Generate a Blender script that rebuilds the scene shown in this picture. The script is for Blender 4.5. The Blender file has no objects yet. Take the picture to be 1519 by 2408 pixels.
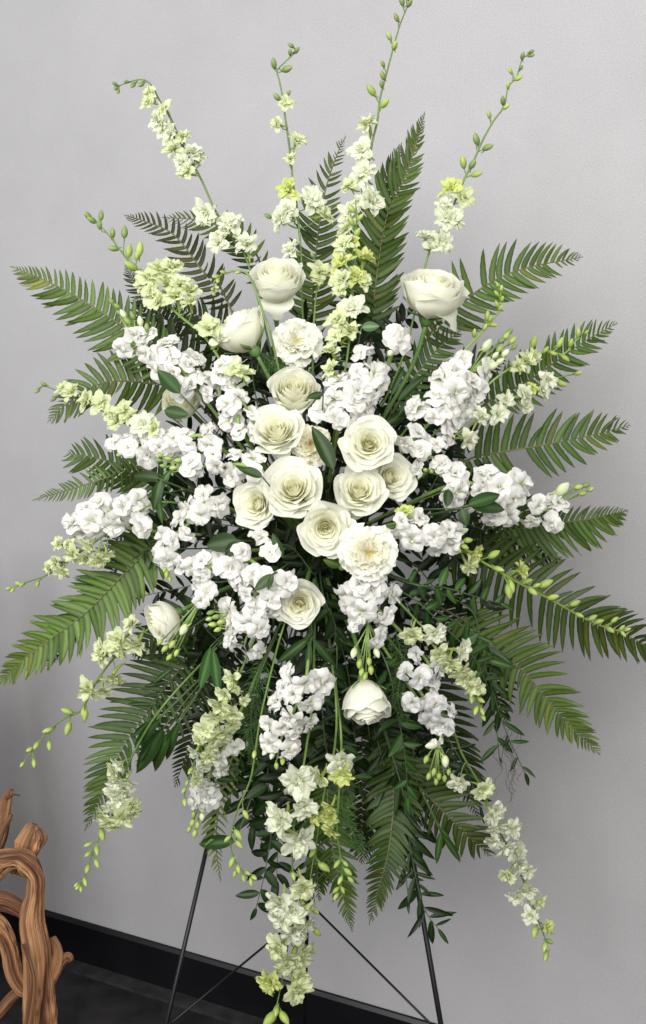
import bpy, math, random
from mathutils import Vector, Matrix, noise

# ------------------------------------------------------------------ camera, world, lamps
C = bpy.context.scene.collection
W, H, F = 1519.0, 2407.0, 2800.0          # survey grid of the photograph and focal length in that grid
CAMZ, PITCH = 1.60, math.radians(6.8)
cam = bpy.data.cameras.new('camera'); camo = bpy.data.objects.new('camera', cam); C.objects.link(camo)
cam.sensor_fit = 'VERTICAL'; cam.angle = 2*math.atan(H/2/F); cam.clip_end = 50; cam.clip_start = 0.05
camo.location = (0, 0, CAMZ); camo.rotation_euler = (math.pi/2 - PITCH, 0, 0)
bpy.context.scene.camera = camo
RT = Vector((1, 0, 0)); FW = Vector((0, math.cos(PITCH), -math.sin(PITCH))); UP = Vector((0, math.sin(PITCH), math.cos(PITCH)))
NV = -FW
CAM = Vector((0, 0, CAMZ))

world = bpy.data.worlds.new('World'); bpy.context.scene.world = world; world.use_nodes = True
wb = world.node_tree.nodes['Background']; wb.inputs[0].default_value = (0.97, 0.98, 1.0, 1); wb.inputs[1].default_value = 0.27

def area(name, loc, target, size, sizey, power, col):
    l = bpy.data.lights.new(name, 'AREA'); l.shape = 'RECTANGLE'; l.size = size; l.size_y = sizey
    l.energy = power; l.color = col
    o = bpy.data.objects.new(name, l); C.objects.link(o); o.location = loc
    o.rotation_euler = (Vector(target) - Vector(loc)).to_track_quat('-Z', 'Y').to_euler()
    return o
area('window_light', (-2.7, 0.1, 2.7), (-0.9, 3.1, 1.9), 2.2, 2.0, 84, (0.99, 0.995, 1.0))
area('ceiling_light', (-0.35, -1.0, 2.5), (-0.05, 2.1, 1.15), 2.2, 1.6, 120, (1.0, 0.985, 0.955))
area('right_light', (1.5, -0.6, 2.5), (-0.3, 2.1, 1.1), 1.2, 1.2, 24, (1.0, 0.99, 0.97))
sc = bpy.context.scene
sc.view_settings.view_transform = 'Standard'; sc.view_settings.look = 'None'; sc.view_settings.exposure = 0.14; sc.view_settings.gamma = 1
sc.cycles.max_bounces = 9; sc.cycles.diffuse_bounces = 6; sc.cycles.transparent_max_bounces = 8

def at(x, y, d):
    return CAM + RT*((x-W/2)/F*d) + UP*(-(y-H/2)/F*d) + FW*d
def dome(x, y, off=0.0):
    rr = ((x-760)/620)**2 + ((y-1230)/900)**2
    return 1.83 + 0.17*min(1.35, rr) + off

rnd = random.Random(11)
def U(a, b): return rnd.uniform(a, b)

# ------------------------------------------------------------------ materials
def newmat(name):
    m = bpy.data.materials.new(name); m.use_nodes = True
    nt = m.node_tree
    return m, nt, nt.nodes['Principled BSDF'], nt.nodes['Material Output']
def plant_mat(name, rough, trans, vary, spec=0.5, noise_scale=60, noise_amt=0.15, bump=0.0):
    m, nt, b, out = newmat(name); N, L = nt.nodes, nt.links
    at_ = N.new('ShaderNodeAttribute'); at_.attribute_name = 'Col'
    oi = N.new('ShaderNodeObjectInfo')
    mul = N.new('ShaderNodeMix'); mul.data_type = 'RGBA'; mul.blend_type = 'MULTIPLY'; mul.inputs[0].default_value = 1
    L.new(at_.outputs['Color'], mul.inputs[6]); L.new(oi.outputs['Color'], mul.inputs[7])
    tc = N.new('ShaderNodeTexCoord')
    nz = N.new('ShaderNodeTexNoise'); nz.inputs['Scale'].default_value = noise_scale; nz.inputs['Detail'].default_value = 3
    L.new(tc.outputs['Object'], nz.inputs['Vector'])
    mr = N.new('ShaderNodeMapRange'); mr.inputs[1].default_value = 0.3; mr.inputs[2].default_value = 0.7
    mr.inputs[3].default_value = 1-noise_amt; mr.inputs[4].default_value = 1+noise_amt*0.6
    L.new(nz.outputs['Fac'], mr.inputs[0])
    mr2 = N.new('ShaderNodeMapRange'); mr2.inputs[3].default_value = 1-vary; mr2.inputs[4].default_value = 1+vary
    L.new(oi.outputs['Random'], mr2.inputs[0])
    mm = N.new('ShaderNodeMath'); mm.operation = 'MULTIPLY'; L.new(mr.outputs[0], mm.inputs[0]); L.new(mr2.outputs[0], mm.inputs[1])
    hsv = N.new('ShaderNodeHueSaturation'); L.new(mul.outputs[2], hsv.inputs['Color']); L.new(mm.outputs[0], hsv.inputs['Value'])
    L.new(hsv.outputs[0], b.inputs['Base Color'])
    b.inputs['Roughness'].default_value = rough; b.inputs['Specular IOR Level'].default_value = spec
    if bump:
        bp = N.new('ShaderNodeBump'); bp.inputs['Strength'].default_value = bump; bp.inputs['Distance'].default_value = 0.002
        L.new(nz.outputs['Fac'], bp.inputs['Height']); L.new(bp.outputs[0], b.inputs['Normal'])
    if trans:
        tr = N.new('ShaderNodeBsdfTranslucent'); L.new(hsv.outputs[0], tr.inputs['Color'])
        mx = N.new('ShaderNodeMixShader'); mx.inputs[0].default_value = trans
        L.new(b.outputs[0], mx.inputs[1]); L.new(tr.outputs[0], mx.inputs[2]); L.new(mx.outputs[0], out.inputs['Surface'])
    return m
M_PETAL = plant_mat('petal', 0.6, 0.45, 0.02, 0.25, 30, 0.04, 0.15)
M_ROSE = plant_mat('rose_petal', 0.65, 0.47, 0.015, 0.2, 26, 0.03, 0.12)
M_LEAF = plant_mat('leaf', 0.36, 0.08, 0.22, 0.22, 80, 0.25, 0.2)
M_FERN = plant_mat('fern', 0.42, 0.14, 0.22, 0.2, 60, 0.25, 0.2)
M_STEM = plant_mat('stem', 0.5, 0.0, 0.08, 0.4, 90, 0.15, 0.1)
M_BUD = plant_mat('bud', 0.5, 0.1, 0.10, 0.4, 120, 0.1, 0.1)

def wood_mat():
    m, nt, b, out = newmat('driftwood'); N, L = nt.nodes, nt.links
    at_ = N.new('ShaderNodeAttribute'); at_.attribute_name = 'Col'
    uv = N.new('ShaderNodeUVMap')
    mp = N.new('ShaderNodeMapping'); mp.inputs['Scale'].default_value = (22, 2.4, 1); L.new(uv.outputs[0], mp.inputs[0])
    nz = N.new('ShaderNodeTexNoise'); nz.inputs['Scale'].default_value = 3.5; nz.inputs['Detail'].default_value = 8; nz.inputs['Distortion'].default_value = 0.6
    L.new(mp.outputs[0], nz.inputs['Vector'])
    cr = N.new('ShaderNodeValToRGB'); cr.color_ramp.elements[0].position = 0.3; cr.color_ramp.elements[0].color = (0.45, 0.36, 0.3, 1)
    cr.color_ramp.elements[1].position = 0.7; cr.color_ramp.elements[1].color = (1.15, 1.1, 1.0, 1); L.new(nz.outputs['Fac'], cr.inputs[0])
    mul = N.new('ShaderNodeMix'); mul.data_type = 'RGBA'; mul.blend_type = 'MULTIPLY'; mul.inputs[0].default_value = 1
    L.new(at_.outputs['Color'], mul.inputs[6]); L.new(cr.outputs[0], mul.inputs[7]); L.new(mul.outputs[2], b.inputs['Base Color'])
    bp = N.new('ShaderNodeBump'); bp.inputs['Strength'].default_value = 1.0; bp.inputs['Distance'].default_value = 0.008
    L.new(nz.outputs['Fac'], bp.inputs['Height']); L.new(bp.outputs[0], b.inputs['Normal'])
    b.inputs['Roughness'].default_value = 0.6
    return m
M_WOOD = wood_mat()

def surf_mat(name, col, col2, scale, rough, bump, bdist=0.001, spec=0.5, metallic=0, weave=False):
    m, nt, b, out = newmat(name); N, L = nt.nodes, nt.links
    tc = N.new('ShaderNodeTexCoord')
    nz = N.new('ShaderNodeTexNoise'); nz.inputs['Scale'].default_value = scale; nz.inputs['Detail'].default_value = 5
    L.new(tc.outputs['Object'], nz.inputs['Vector'])
    cr = N.new('ShaderNodeValToRGB'); cr.color_ramp.elements[0].position = 0.35; cr.color_ramp.elements[1].position = 0.65
    cr.color_ramp.elements[0].color = (*col, 1); cr.color_ramp.elements[1].color = (*col2, 1)
    L.new(nz.outputs['Fac'], cr.inputs[0]); L.new(cr.outputs[0], b.inputs['Base Color'])
    n2 = N.new('ShaderNodeTexNoise'); n2.inputs['Scale'].default_value = 380 if weave else scale*6; n2.inputs['Detail'].default_value = 4
    L.new(tc.outputs['Object'], n2.inputs['Vector'])
    if weave:
        mx = N.new('ShaderNodeMix'); mx.data_type = 'RGBA'; mx.blend_type = 'MULTIPLY'; mx.inputs[0].default_value = 1
        r2 = N.new('ShaderNodeMapRange'); r2.inputs[1].default_value = 0.3; r2.inputs[2].default_value = 0.7; r2.inputs[3].default_value = 0.86; r2.inputs[4].default_value = 1.12; nz.inputs['Roughness'].default_value = 0.7
        L.new(n2.outputs['Fac'], r2.inputs[0]); L.new(cr.outputs[0], mx.inputs[6]); L.new(r2.outputs[0], mx.inputs[7]); L.new(mx.outputs[2], b.inputs['Base Color'])
    bp = N.new('ShaderNodeBump'); bp.inputs['Strength'].default_value = bump; bp.inputs['Distance'].default_value = bdist
    L.new(n2.outputs['Fac'], bp.inputs['Height']); L.new(bp.outputs[0], b.inputs['Normal'])
    b.inputs['Roughness'].default_value = rough; b.inputs['Specular IOR Level'].default_value = spec; b.inputs['Metallic'].default_value = metallic
    return m
M_WALL = surf_mat('wall_paint', (0.362, 0.355, 0.362), (0.402, 0.395, 0.401), 1.6, 0.75, 0.35, 0.0006, 0.3, 0, True)
M_FLOOR = surf_mat('dark_floor', (0.006, 0.0055, 0.006), (0.020, 0.018, 0.018), 14, 0.6, 0.3, 0.001, 0.35)
M_BASE = surf_mat('black_vinyl', (0.003, 0.003, 0.0045), (0.005, 0.005, 0.0065), 6, 0.32, 0.05, 0.0005, 0.4)
M_COVE = surf_mat('grey_strip', (0.018, 0.018, 0.019), (0.032, 0.032, 0.032), 30, 0.5, 0.1, 0.0005, 0.4)
M_WIRE = surf_mat('black_metal', (0.003, 0.003, 0.004), (0.006, 0.006, 0.007), 40, 0.4, 0.1, 0.0003, 0.25)
M_FOAM = surf_mat('green_foam', (0.012, 0.030, 0.012), (0.02, 0.045, 0.018), 60, 0.9, 0.5, 0.002, 0.1)

# ------------------------------------------------------------------ mesh helpers
def mesh(name, vs, fs, cols, mat, uvs=None, smooth=True):
    me = bpy.data.meshes.new(name); me.from_pydata([tuple(v) for v in vs], [], fs)
    if cols:
        a = me.color_attributes.new('Col', 'FLOAT_COLOR', 'POINT')
        buf = []
        for c in cols: buf += [c[0], c[1], c[2], 1.0]
        a.data.foreach_set('color', buf)
    if uvs:
        l = me.uv_layers.new(name='UVMap'); buf = [0.0]*(2*len(me.loops))
        for i, lp in enumerate(me.loops):
            buf[2*i], buf[2*i+1] = uvs[lp.vertex_index]
        l.data.foreach_set('uv', buf)
    me.materials.append(mat)
    if smooth: me.polygons.foreach_set('use_smooth', [True]*len(me.polygons))
    me.update(); return me

class Geo:
    def __init__(s): s.v = []; s.f = []; s.c = []; s.uv = []
    def grid(s, fn, cf, nu, nv, M=None):
        b = len(s.v)
        for j in range(nv+1):
            for i in range(nu+1):
                u, v = -1+2*i/nu, j/nv
                p = fn(u, v); s.v.append(M @ p if M else p); s.c.append(cf(u, v)); s.uv.append((i/nu, v))
        for j in range(nv):
            for i in range(nu):
                a = b+j*(nu+1)+i; s.f.append((a, a+1, a+nu+2, a+nu+1))
    def tube(s, pts, rads, n=6, col=(0.1, 0.2, 0.05), cap=True, ridge=None):
        b = len(s.v); m = len(pts)
        if m < 2: return
        t0 = (pts[1]-pts[0]).normalized()
        ref = t0.orthogonal().normalized(); L = 0.0
        for j in range(m):
            t = (pts[min(j+1, m-1)]-pts[max(j-1, 0)])
            t = t.normalized() if t.length > 1e-9 else t0
            ref = (ref - t*ref.dot(t)); ref = ref.normalized() if ref.length > 1e-6 else t.orthogonal().normalized()
            bi = t.cross(ref); r = rads[j] if hasattr(rads, '__len__') else rads
            if j: L += (pts[j]-pts[j-1]).length
            for k in range(n):
                a = 2*math.pi*k/n; rr = r*(ridge(a, L) if ridge else 1)
                s.v.append(pts[j] + (ref*math.cos(a)+bi*math.sin(a))*rr)
                s.c.append(col(a, L, rr/r if r else 1) if callable(col) else col); s.uv.append((k/n, L))
        for j in range(m-1):
            for k in range(n):
                a = b+j*n+k; a2 = b+j*n+(k+1) % n; s.f.append((a, a2, a2+n, a+n))
        if cap:
            s.f.append(tuple(b+k for k in reversed(range(n)))); s.f.append(tuple(b+(m-1)*n+k for k in range(n)))
    def lathe(s, prof, n, M, colf):
        b = len(s.v); m = len(prof)
        for j, (r, z) in enumerate(prof):
            for k in range(n):
                a = 2*math.pi*k/n
                s.v.append(M @ Vector((r*math.cos(a), r*math.sin(a), z))); s.c.append(colf(j/(m-1), a)); s.uv.append((k/n, z))
        for j in range(m-1):
            for k in range(n):
                a = b+j*n+k; a2 = b+j*n+(k+1) % n; s.f.append((a, a2, a2+n, a+n))
        s.f.append(tuple(b+k for k in reversed(range(n)))); s.f.append(tuple(b+(m-1)*n+k for k in range(n)))
    def box(s, M, sx, sy, sz, col=(.1, .1, .1)):
        b = len(s.v)
        for x in (-.5, .5):
            for y in (-.5, .5):
                for z in (-.5, .5):
                    s.v.append(M @ Vector((x*sx, y*sy, z*sz))); s.c.append(col); s.uv.append((0, 0))
        for f in ((0, 1, 3, 2), (4, 6, 7, 5), (0, 4, 5, 1), (2, 3, 7, 6), (0, 2, 6, 4), (1, 5, 7, 3)): s.f.append(tuple(b+i for i in f))
    def build(s, name, mat, smooth=True): return mesh(name, s.v, s.f, s.c, mat, s.uv, smooth)

def cr(pts, k=6):
    P = [Vector(p) for p in pts]
    if len(P) < 3: k = max(k, 2)
    out = []
    Q = [P[0]*2-P[1]] + P + [P[-1]*2-P[-2]]
    for i in range(1, len(Q)-2):
        a, b, c, d = Q[i-1], Q[i], Q[i+1], Q[i+2]
        for j in range(k):
            t = j/k
            out.append(0.5*((2*b)+(c-a)*t+(2*a-5*b+4*c-d)*t*t+(3*b-a-3*c+d)*t**3))
    out.append(P[-1]); return out

def resample(pts, n):
    d = [0]
    for i in range(1, len(pts)): d.append(d[-1]+(pts[i]-pts[i-1]).length)
    out = []; j = 0
    for i in range(n):
        t = d[-1]*i/(n-1)
        while j < len(d)-2 and d[j+1] < t: j += 1
        s = (t-d[j])/max(1e-9, d[j+1]-d[j]); out.append(pts[j].lerp(pts[j+1], min(1, s)))
    return out, d[-1]

def basis(n, xdir=None, spin=0.0):
    n = n.normalized()
    x = xdir if xdir is not None else n.orthogonal()
    x = (x - n*x.dot(n)); x = x.normalized() if x.length > 1e-6 else n.orthogonal().normalized()
    y = n.cross(x)
    x2 = x*math.cos(spin)+y*math.sin(spin); y2 = n.cross(x2)
    return Matrix((x2, y2, n)).transposed().to_4x4()

# ------------------------------------------------------------------ object helpers
def thing(name, label, cat, loc, group=None):
    o = bpy.data.objects.new(name, None); C.objects.link(o); o.location = loc; o.empty_display_size = 0.02
    o['label'] = label; o['category'] = cat
    if group: o['group'] = group
    return o
def tint(c, s=1.0): return (c[0]*s, c[1]*s, c[2]*s, 1)
def part(name, me, parent, M=None, color=(1, 1, 1, 1), label=None, kind=None):
    o = bpy.data.objects.new(name, me); C.objects.link(o); o.parent = parent; o.color = color
    Mw = M if M is not None else Matrix.Identity(4)
    o.matrix_basis = Matrix.Translation(-parent.location) @ Mw if parent.type == 'EMPTY' else Mw
    if label: o['label'] = label
    if kind: o['kind'] = kind
    return o
def TR(p, R, s=1.0, sy=None, sz=None):
    return Matrix.Translation(p) @ R @ Matrix.Diagonal((s, sy if sy else s, sz if sz else s, 1))
def struct(name, me):
    o = bpy.data.objects.new(name, me); C.objects.link(o); o['kind'] = 'structure'; o.color = (1, 1, 1, 1); return o

# ------------------------------------------------------------------ the room: floor, wall, skirting
def ray(x, y): return (RT*((x-W/2)/F)+UP*(-(y-H/2)/F)+FW)
def floor_hit(x, y):
    r = ray(x, y); return CAM + r*(-CAMZ/r.z)
A_, B_ = floor_hit(174, 2256), floor_hit(614, 2394)
wd = (B_-A_).normalized(); wn = Vector((wd.y, -wd.x, 0))         # along the wall; out of the wall to the viewer
if wn.y > 0: wn = -wn
def wall_depth(x, y):
    r = ray(x, y); return (A_-CAM).dot(wn)/r.dot(wn)
rb = ray(174, 2159); BH = (CAM + rb*wall_depth(174, 2159)).z
print('wall yaw', math.degrees(math.atan2(wd.y, wd.x)), 'skirting', BH, 'A', A_, 'right clearance', wall_depth(1519, 1540))
WR = Matrix((wd, -wn, Vector((0, 0, 1)))).transposed().to_4x4()
g = Geo(); g.box(Matrix.Identity(4), 9, 9, 0.1); fl = struct('floor', g.build('floor', M_FLOOR, False)); fl.location = (0, 2.0, -0.05)
g = Geo(); g.box(Matrix.Identity(4), 8, 0.1, 3.4); wl = struct('wall', g.build('wall', M_WALL, False))
wl.matrix_world = Matrix.Translation(A_ + wd*0.8 - wn*0.052 + Vector((0, 0, 1.69))) @ WR
g = Geo()
prof = [(0.0, 0.0), (0.0, BH), (0.003, BH+0.003), (0.008, BH+0.001), (0.013, BH-0.008), (0.013, 0.0)]
for e in (-4, 4):
    for (dy, z) in prof: g.v.append(Vector((e, -dy, z))); g.c.append((0, 0, 0)); g.uv.append((0, 0))
for k in range(5): g.f.append((k, k+1, k+7, k+6))
bb = struct('skirting_board', g.build('skirting_board', M_BASE, False)); bb.matrix_world = Matrix.Translation(A_ + wd*0.8 - wn*0.001) @ WR
g = Geo(); g.box(Matrix.Identity(4), 8, 0.045, 0.012); cv = struct('floor_edge_strip', g.build('floor_edge_strip', M_COVE, False))
cv.matrix_world = Matrix.Translation(A_ + wd*0.8 + wn*0.034 + Vector((0, 0, 0.003))) @ WR

# ------------------------------------------------------------------ easel
def rod(p, q, r, name, par, flat=1.0):
    d = (q-p); g = Geo(); g.tube([Vector((0, 0, 0)), Vector((0, 0, d.length))], r, 10, (.01, .01, .01))
    R = d.to_track_quat('Z', 'Y').to_matrix().to_4x4()
    return part(name, g.build(name, M_WIRE), par, Matrix.Translation(p) @ R @ Matrix.Diagonal((1, flat, 1, 1)))
def down_to_floor(p, q):
    d = q-p; return p + d*(p.z/-d.z) + Vector((0, 0, 0.004))
ez = thing('easel', 'black metal wire easel holding up the white flower spray in front of the wall', 'easel', floor_hit(712, 2600))
pl, ql = at(600, 1500, 2.26), at(392, 2407, 2.06); rod(pl, down_to_floor(pl, ql), 0.0040, 'leg', ez)
pr, qr = at(872, 1440, 2.26), at(1036, 2407, 2.06); rod(pr, down_to_floor(pr, qr), 0.0048, 'leg', ez)
pb, qb = at(738, 1500, 2.28), at(718, 2340, 2.44); bfoot = down_to_floor(pb, qb); rod(pb, bfoot, 0.0038, 'leg', ez)
rod(at(735, 2130, 2.38), at(404, 2404, 2.07), 0.0022, 'brace', ez); rod(at(735, 2130, 2.38), at(1012, 2406, 2.07), 0.0022, 'brace', ez)
rod(at(566, 1650, 2.235), at(893, 1650, 2.235), 0.0035, 'crossbar', ez)
for (a_, b_, t_) in ((pl, down_to_floor(pl, ql), .30), (pr, down_to_floor(pr, qr), .30), (pb, bfoot, .50), (pl, down_to_floor(pl, ql), .12), (pr, down_to_floor(pr, qr), .12)):
    c_ = a_.lerp(b_, t_); d_ = (b_-a_).normalized(); g = Geo(); g.tube([c_-d_*.012, c_-d_*.010, c_+d_*.010, c_+d_*.012], [.005, .0066, .0066, .005], 12, (.01, .01, .01)); part('collar', g.build('collar', M_WIRE), ez)
# foam block in its cage
fc = at(745, 1290, 2.10)
fo = thing('floral_foam_cage', 'dark green caged foam block hidden behind the central white roses', 'flower foam', fc)
g = Geo(); g.box(Matrix.Identity(4), 0.14, 0.07, 0.26); part('foam_block', g.build('foam_block', M_FOAM, False), fo, Matrix.Translation(fc) @ basis(UP, RT))
g = Geo()
for i in range(5):
    z = -0.13+0.065*i
    g.tube([Vector((x, y, z)) for x, y in ((-.073, -.038), (.073, -.038), (.073, .038), (-.073, .038), (-.073, -.038))], 0.0018, 5, (.02, .05, .02))
part('cage', g.build('cage', M_FOAM), fo, Matrix.Translation(fc) @ basis(UP, RT))
CEN = at(745, 1290, 2.07)

# ------------------------------------------------------------------ petals and flowers (meshes)
WHITE = (0.885, 0.885, 0.80); CREAM = (0.895, 0.89, 0.71); YEL = (0.93, 0.875, 0.54)
def mixc(a, b, t):
    t = max(0, min(1, t)); return tuple(a[i]*(1-t)+b[i]*t for i in range(3))
def sm(a, b, x):
    t = max(0, min(1, (x-a)/(b-a))); return t*t*(3-2*t)

def rose_set(kind, seed):
    r = random.Random(seed); out = []
    n = {'open': 31, 'half': 25, 'bud': 13}[kind]
    for i in range(n):
        t = i/(n-1); phi = i*2.39996 + r.uniform(-.25, .25)
        ph = r.uniform(0, 6.28); rip = r.uniform(0.8, 2.2)
        if kind == 'open':
            Rm = 0.04+0.66*t**1.0+0.24*t**4+r.uniform(-.025, .025); zt = 0.22+0.14*math.sin(math.pi*t)-0.10*t**3 + r.uniform(-.05, .05); zb = -0.30-0.45*t; rb = 0.02+0.10*t; A = 1.7-0.70*t+r.uniform(-.2, .2); fl = 0.02+0.12*t**1.3
        elif kind == 'half':
            Rm = 0.05+0.76*t**1.05; zt = 0.50-0.26*t**1.6 + r.uniform(-.03, .03); zb = -0.85; rb = 0.05+0.12*t; A = 1.8-0.70*t; fl = 0.02+0.17*t**2
        else:
            Rm = 0.10+0.76*t**0.8; zt = 0.95-0.20*t + r.uniform(-.04, .04); zb = -0.95; rb = 0.05+0.20*t; A = 2.0-0.75*t; fl = 0.015+0.05*t
            if i >= n-6: fl = 0.10+0.03*(i-n+6); zt -= 0.07*(i-n+7)
        pointy = (0.07 if t > 0.6 else 0.0)*r.uniform(0.0, 1.3); edge = r.uniform(0.4, 1.6); lean = r.uniform(-.15, .15)
        skew = r.uniform(-.10, .10)
        def fn(u, v, t=t, phi=phi, ph=ph, rip=rip, Rm=Rm, zt=zt, zb=zb, rb=rb, A=A, fl=fl, pointy=pointy, edge=edge, lean=lean, skew=skew):
            ou = abs(u)
            vv = v*(1-0.20*ou**4.0 + pointy*(1-ou)**2 + skew*u*0.6) * (1+0.015*math.sin(u*7+ph))
            wv = 0.45+0.55*math.sin(min(1, v*1.25+0.05)*math.pi/2)
            wv *= 1-0.12*sm(0.8, 1.0, v)
            if kind == 'open': f = (1-t)*math.sin(math.pi/2*min(1, vv)**0.8)+t*(0.5*vv+0.5*math.sin(math.pi/2*min(1, vv)))
            elif kind == 'half': f = math.sin(math.pi*0.60*min(1.05, vv**0.8))
            else: f = math.sin(math.pi*0.74*min(1.05, vv**0.82))
            rad = rb+(Rm-rb)*f
            k = sm(0.72, 1.02, vv)
            c = fl*k*(0.5+1.0*edge*ou**2)
            rad += c + 0.04*t*ou**3
            z = zb+(zt-zb)*vv - c*c*2.2*(1 if t > 0.25 else 0) - c*0.30*t
            rad += 0.014*rip*math.sin(u*5+ph)*sm(0.45, 1, v)*(0.3+t)
            z += 0.018*rip*math.sin(u*6+ph*2)*v
            if kind == 'open' and t < 0.45: rad *= 1-(0.55-t)*0.75*sm(.45, 1, v)
            a = phi+u*A*wv+lean*v
            return Vector((rad*math.cos(a), rad*math.sin(a), z))
        def cf(u, v, t=t):
            base = mixc(YEL, CREAM, 0.25+1.0*t) if t < 0.75 else mixc(CREAM, WHITE, (t-0.75)*3)
            edgec = mixc(CREAM, WHITE, 0.1+1.1*t)
            c = mixc(base, edgec, sm(0.35, 0.95, v))
            return mixc(c, (0.90, 0.86, 0.54), 0.5*(1-sm(0, 0.22, v)))
        g = Geo(); g.grid(fn, cf, 12, 10); out.append(g.build('petal', M_ROSE))
    return out
ROSE = {k: [rose_set(k, s) for s in ((1, 2, 3, 6, 7, 8) if k != 'bud' else (4, 5))] for k in ('open', 'half', 'bud')}
SEPAL = (0.10, 0.19, 0.05)
def sepal_mesh():
    g = Geo()
    g.grid(lambda u, v: Vector((u*0.17*(1-v)**0.8*(1 if v > .02 else .6), 0.02-0.10*math.sin(v*2.2)+0.05*abs(u), v*0.9)), lambda u, v: mixc(SEPAL, (0.2, 0.3, 0.1), v), 4, 7)
    return g.build('sepal', M_LEAF)
SEP = sepal_mesh()
g = Geo(); g.lathe([(0.03, -0.30), (0.10, -0.26), (0.17, -0.16), (0.19, -0.04), (0.16, 0.06)], 12, Matrix.Identity(4), lambda t, a: SEPAL); HIP = g.build('calyx', M_STEM)

def stem_mesh(pts, r0, r1, col, n=7, extra=None, k=6, name='stem'):
    g = Geo(); P = cr(pts, k); m = len(P)
    g.tube(P, [r0+(r1-r0)*j/(m-1) for j in range(m)], n, col)
    if extra:
        for (q, rr) in extra: g.tube(cr(q, 4), rr, 5, col)
    return g.build(name, M_STEM)

def rose(x, y, rpx, kind, axis, label, seed, group=None, off=0.0, spin=0.0, droop=None, tintc=(1, 1, 1), elong=1.0):
    d = dome(x, y, off); p = at(x, y, d); s = rpx*d/F
    n = (RT*axis[0]+UP*axis[1]+NV*axis[2]).normalized()
    R = basis(n, RT, spin)
    bottom = {'open': 0.62, 'half': 0.85, 'bud': 0.95}[kind]
    t = thing('rose', label, 'rose', p, group)
    for me in ROSE[kind][seed % len(ROSE[kind])]:
        part('petal', me, t, TR(p, R, s, s, s*elong), (*tintc, 1))
    if droop:   # loose guard petals falling back
        for (ang, drop) in droop:
            ax = basis(n, RT, spin+ang)
            lean = Matrix.Rotation(drop, 4, 'Y')
            g_ = p - n*s*(bottom*0.62)
            part('petal', GUARD, t, Matrix.Translation(g_) @ ax @ lean @ Matrix.Diagonal((s*.82, s*.9, s*.82, 1)), (*tintc, 1))
    base = p - n*s*bottom*elong
    cx = part('calyx', HIP, t, TR(base, R, s))
    for k in range(5):
        a = k*1.2566+0.3
        part('sepal', SEP, cx, Matrix.Rotation(a, 4, 'Z') @ Matrix.Translation((0, -0.17, -0.02)) @ Matrix.Rotation(0.75+U(-.3, .5), 4, 'X') @ Matrix.Scale(0.8, 4))
    part('stem', stem_mesh([base-n*s*0.2, base-n*0.05 + (CEN-base)*0.12, base.lerp(CEN, 0.6), CEN], 0.0035, 0.004, (0.09, 0.17, 0.04)), t)
    return t
def guard_mesh():
    g = Geo()
    def fn(u, v):
        w = 0.60*math.sin(min(1, v*0.98+0.12)*math.pi*0.90)**0.75
        return Vector((v*1.08 - 0.16*u*u*v, u*w, 0.28*math.sin(v*2.6) + 0.10*u*u - 0.12*sm(.7, 1, v)))
    def cf(u, v): return mixc((0.72, 0.72, 0.40), mixc(CREAM, WHITE, .6), sm(0.05, 0.5, v))
    g.grid(fn, cf, 8, 9); return g.build('petal', M_ROSE)
GUARD = guard_mesh()

def ruffle_petal(seed, L, wid, ruff, zig, cin, cout, nu=18, nv=6, cup=0.0, name='petal'):
    r = random.Random(seed); ph = r.uniform(0, 6); ph2 = r.uniform(0, 6)
    def fn(u, v):
        w = wid*(0.10+0.90*v**1.1)
        a = u*w
        rr = L*v*(1-0.16*u*u + 0.05*math.sin(u*3+ph2) + (zig*(abs((u*4+ph) % 1-0.5)*2-0.5) if v > 0.9 else 0))
        z = ruff*v*v*math.sin(u*5+ph+v)+ruff*0.45*v**3*math.sin(u*12+ph2) + cup*math.sin(v*math.pi)
        return Vector((rr*math.cos(a), rr*math.sin(a), z))
    g = Geo(); g.grid(fn, lambda u, v: mixc(cin, cout, sm(0.1, 0.75, v)), nu, nv); return g.build(name, M_PETAL)
CARN = [ruffle_petal(s, 1.0, 0.80, 0.15, 0.06, (0.76, 0.74, 0.42), WHITE) for s in range(5)]
CARNY = [ruffle_petal(s+9, 1.0, 0.75, 0.17, 0.06, (0.80, 0.72, 0.36), (0.86, 0.84, 0.70)) for s in range(4)]
def carnation(x, y, rpx, axis, label, off=0, ycen=False, tintc=(1, 1, 1)):
    d = dome(x, y, off); p = at(x, y, d); s = rpx*d/F
    n = (RT*axis[0]+UP*axis[1]+NV*axis[2]).normalized(); R = basis(n, RT, 0)
    t = thing('carnation', label, 'carnation', p)
    N_ = 34
    for i in range(N_):
        q = i/(N_-1); th = math.radians(92-66*q**1.1+U(-12, 12)); ph = i*2.39996+U(-.2, .2)
        L = s*(1.0-0.40*q+U(-.12, .08))
        M = TR(p-n*s*0.35, R @ Matrix.Rotation(ph, 4, 'Z') @ Matrix.Rotation(th-math.pi/2, 4, 'Y') @ Matrix.Rotation(U(-.25, .25), 4, 'X'), L)
        lib = CARNY if (ycen and q > 0.62) else CARN
        part('petal', lib[i % len(lib)], t, M, (*tintc, 1))
    g = Geo(); g.lathe([(0.06, -0.9), (0.13, -0.8), (0.17, -0.5), (0.20, -0.25)], 10, Matrix.Identity(4), lambda a, b: SEPAL)
    part('calyx', g.build('calyx', M_STEM), t, TR(p-n*s*0.1, R, s))
    part('stem', stem_mesh([p-n*s*1.0, p-n*s*1.0+(CEN-p)*0.3, CEN], 0.0022, 0.0025, (0.10, 0.18, 0.07)), t)

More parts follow.
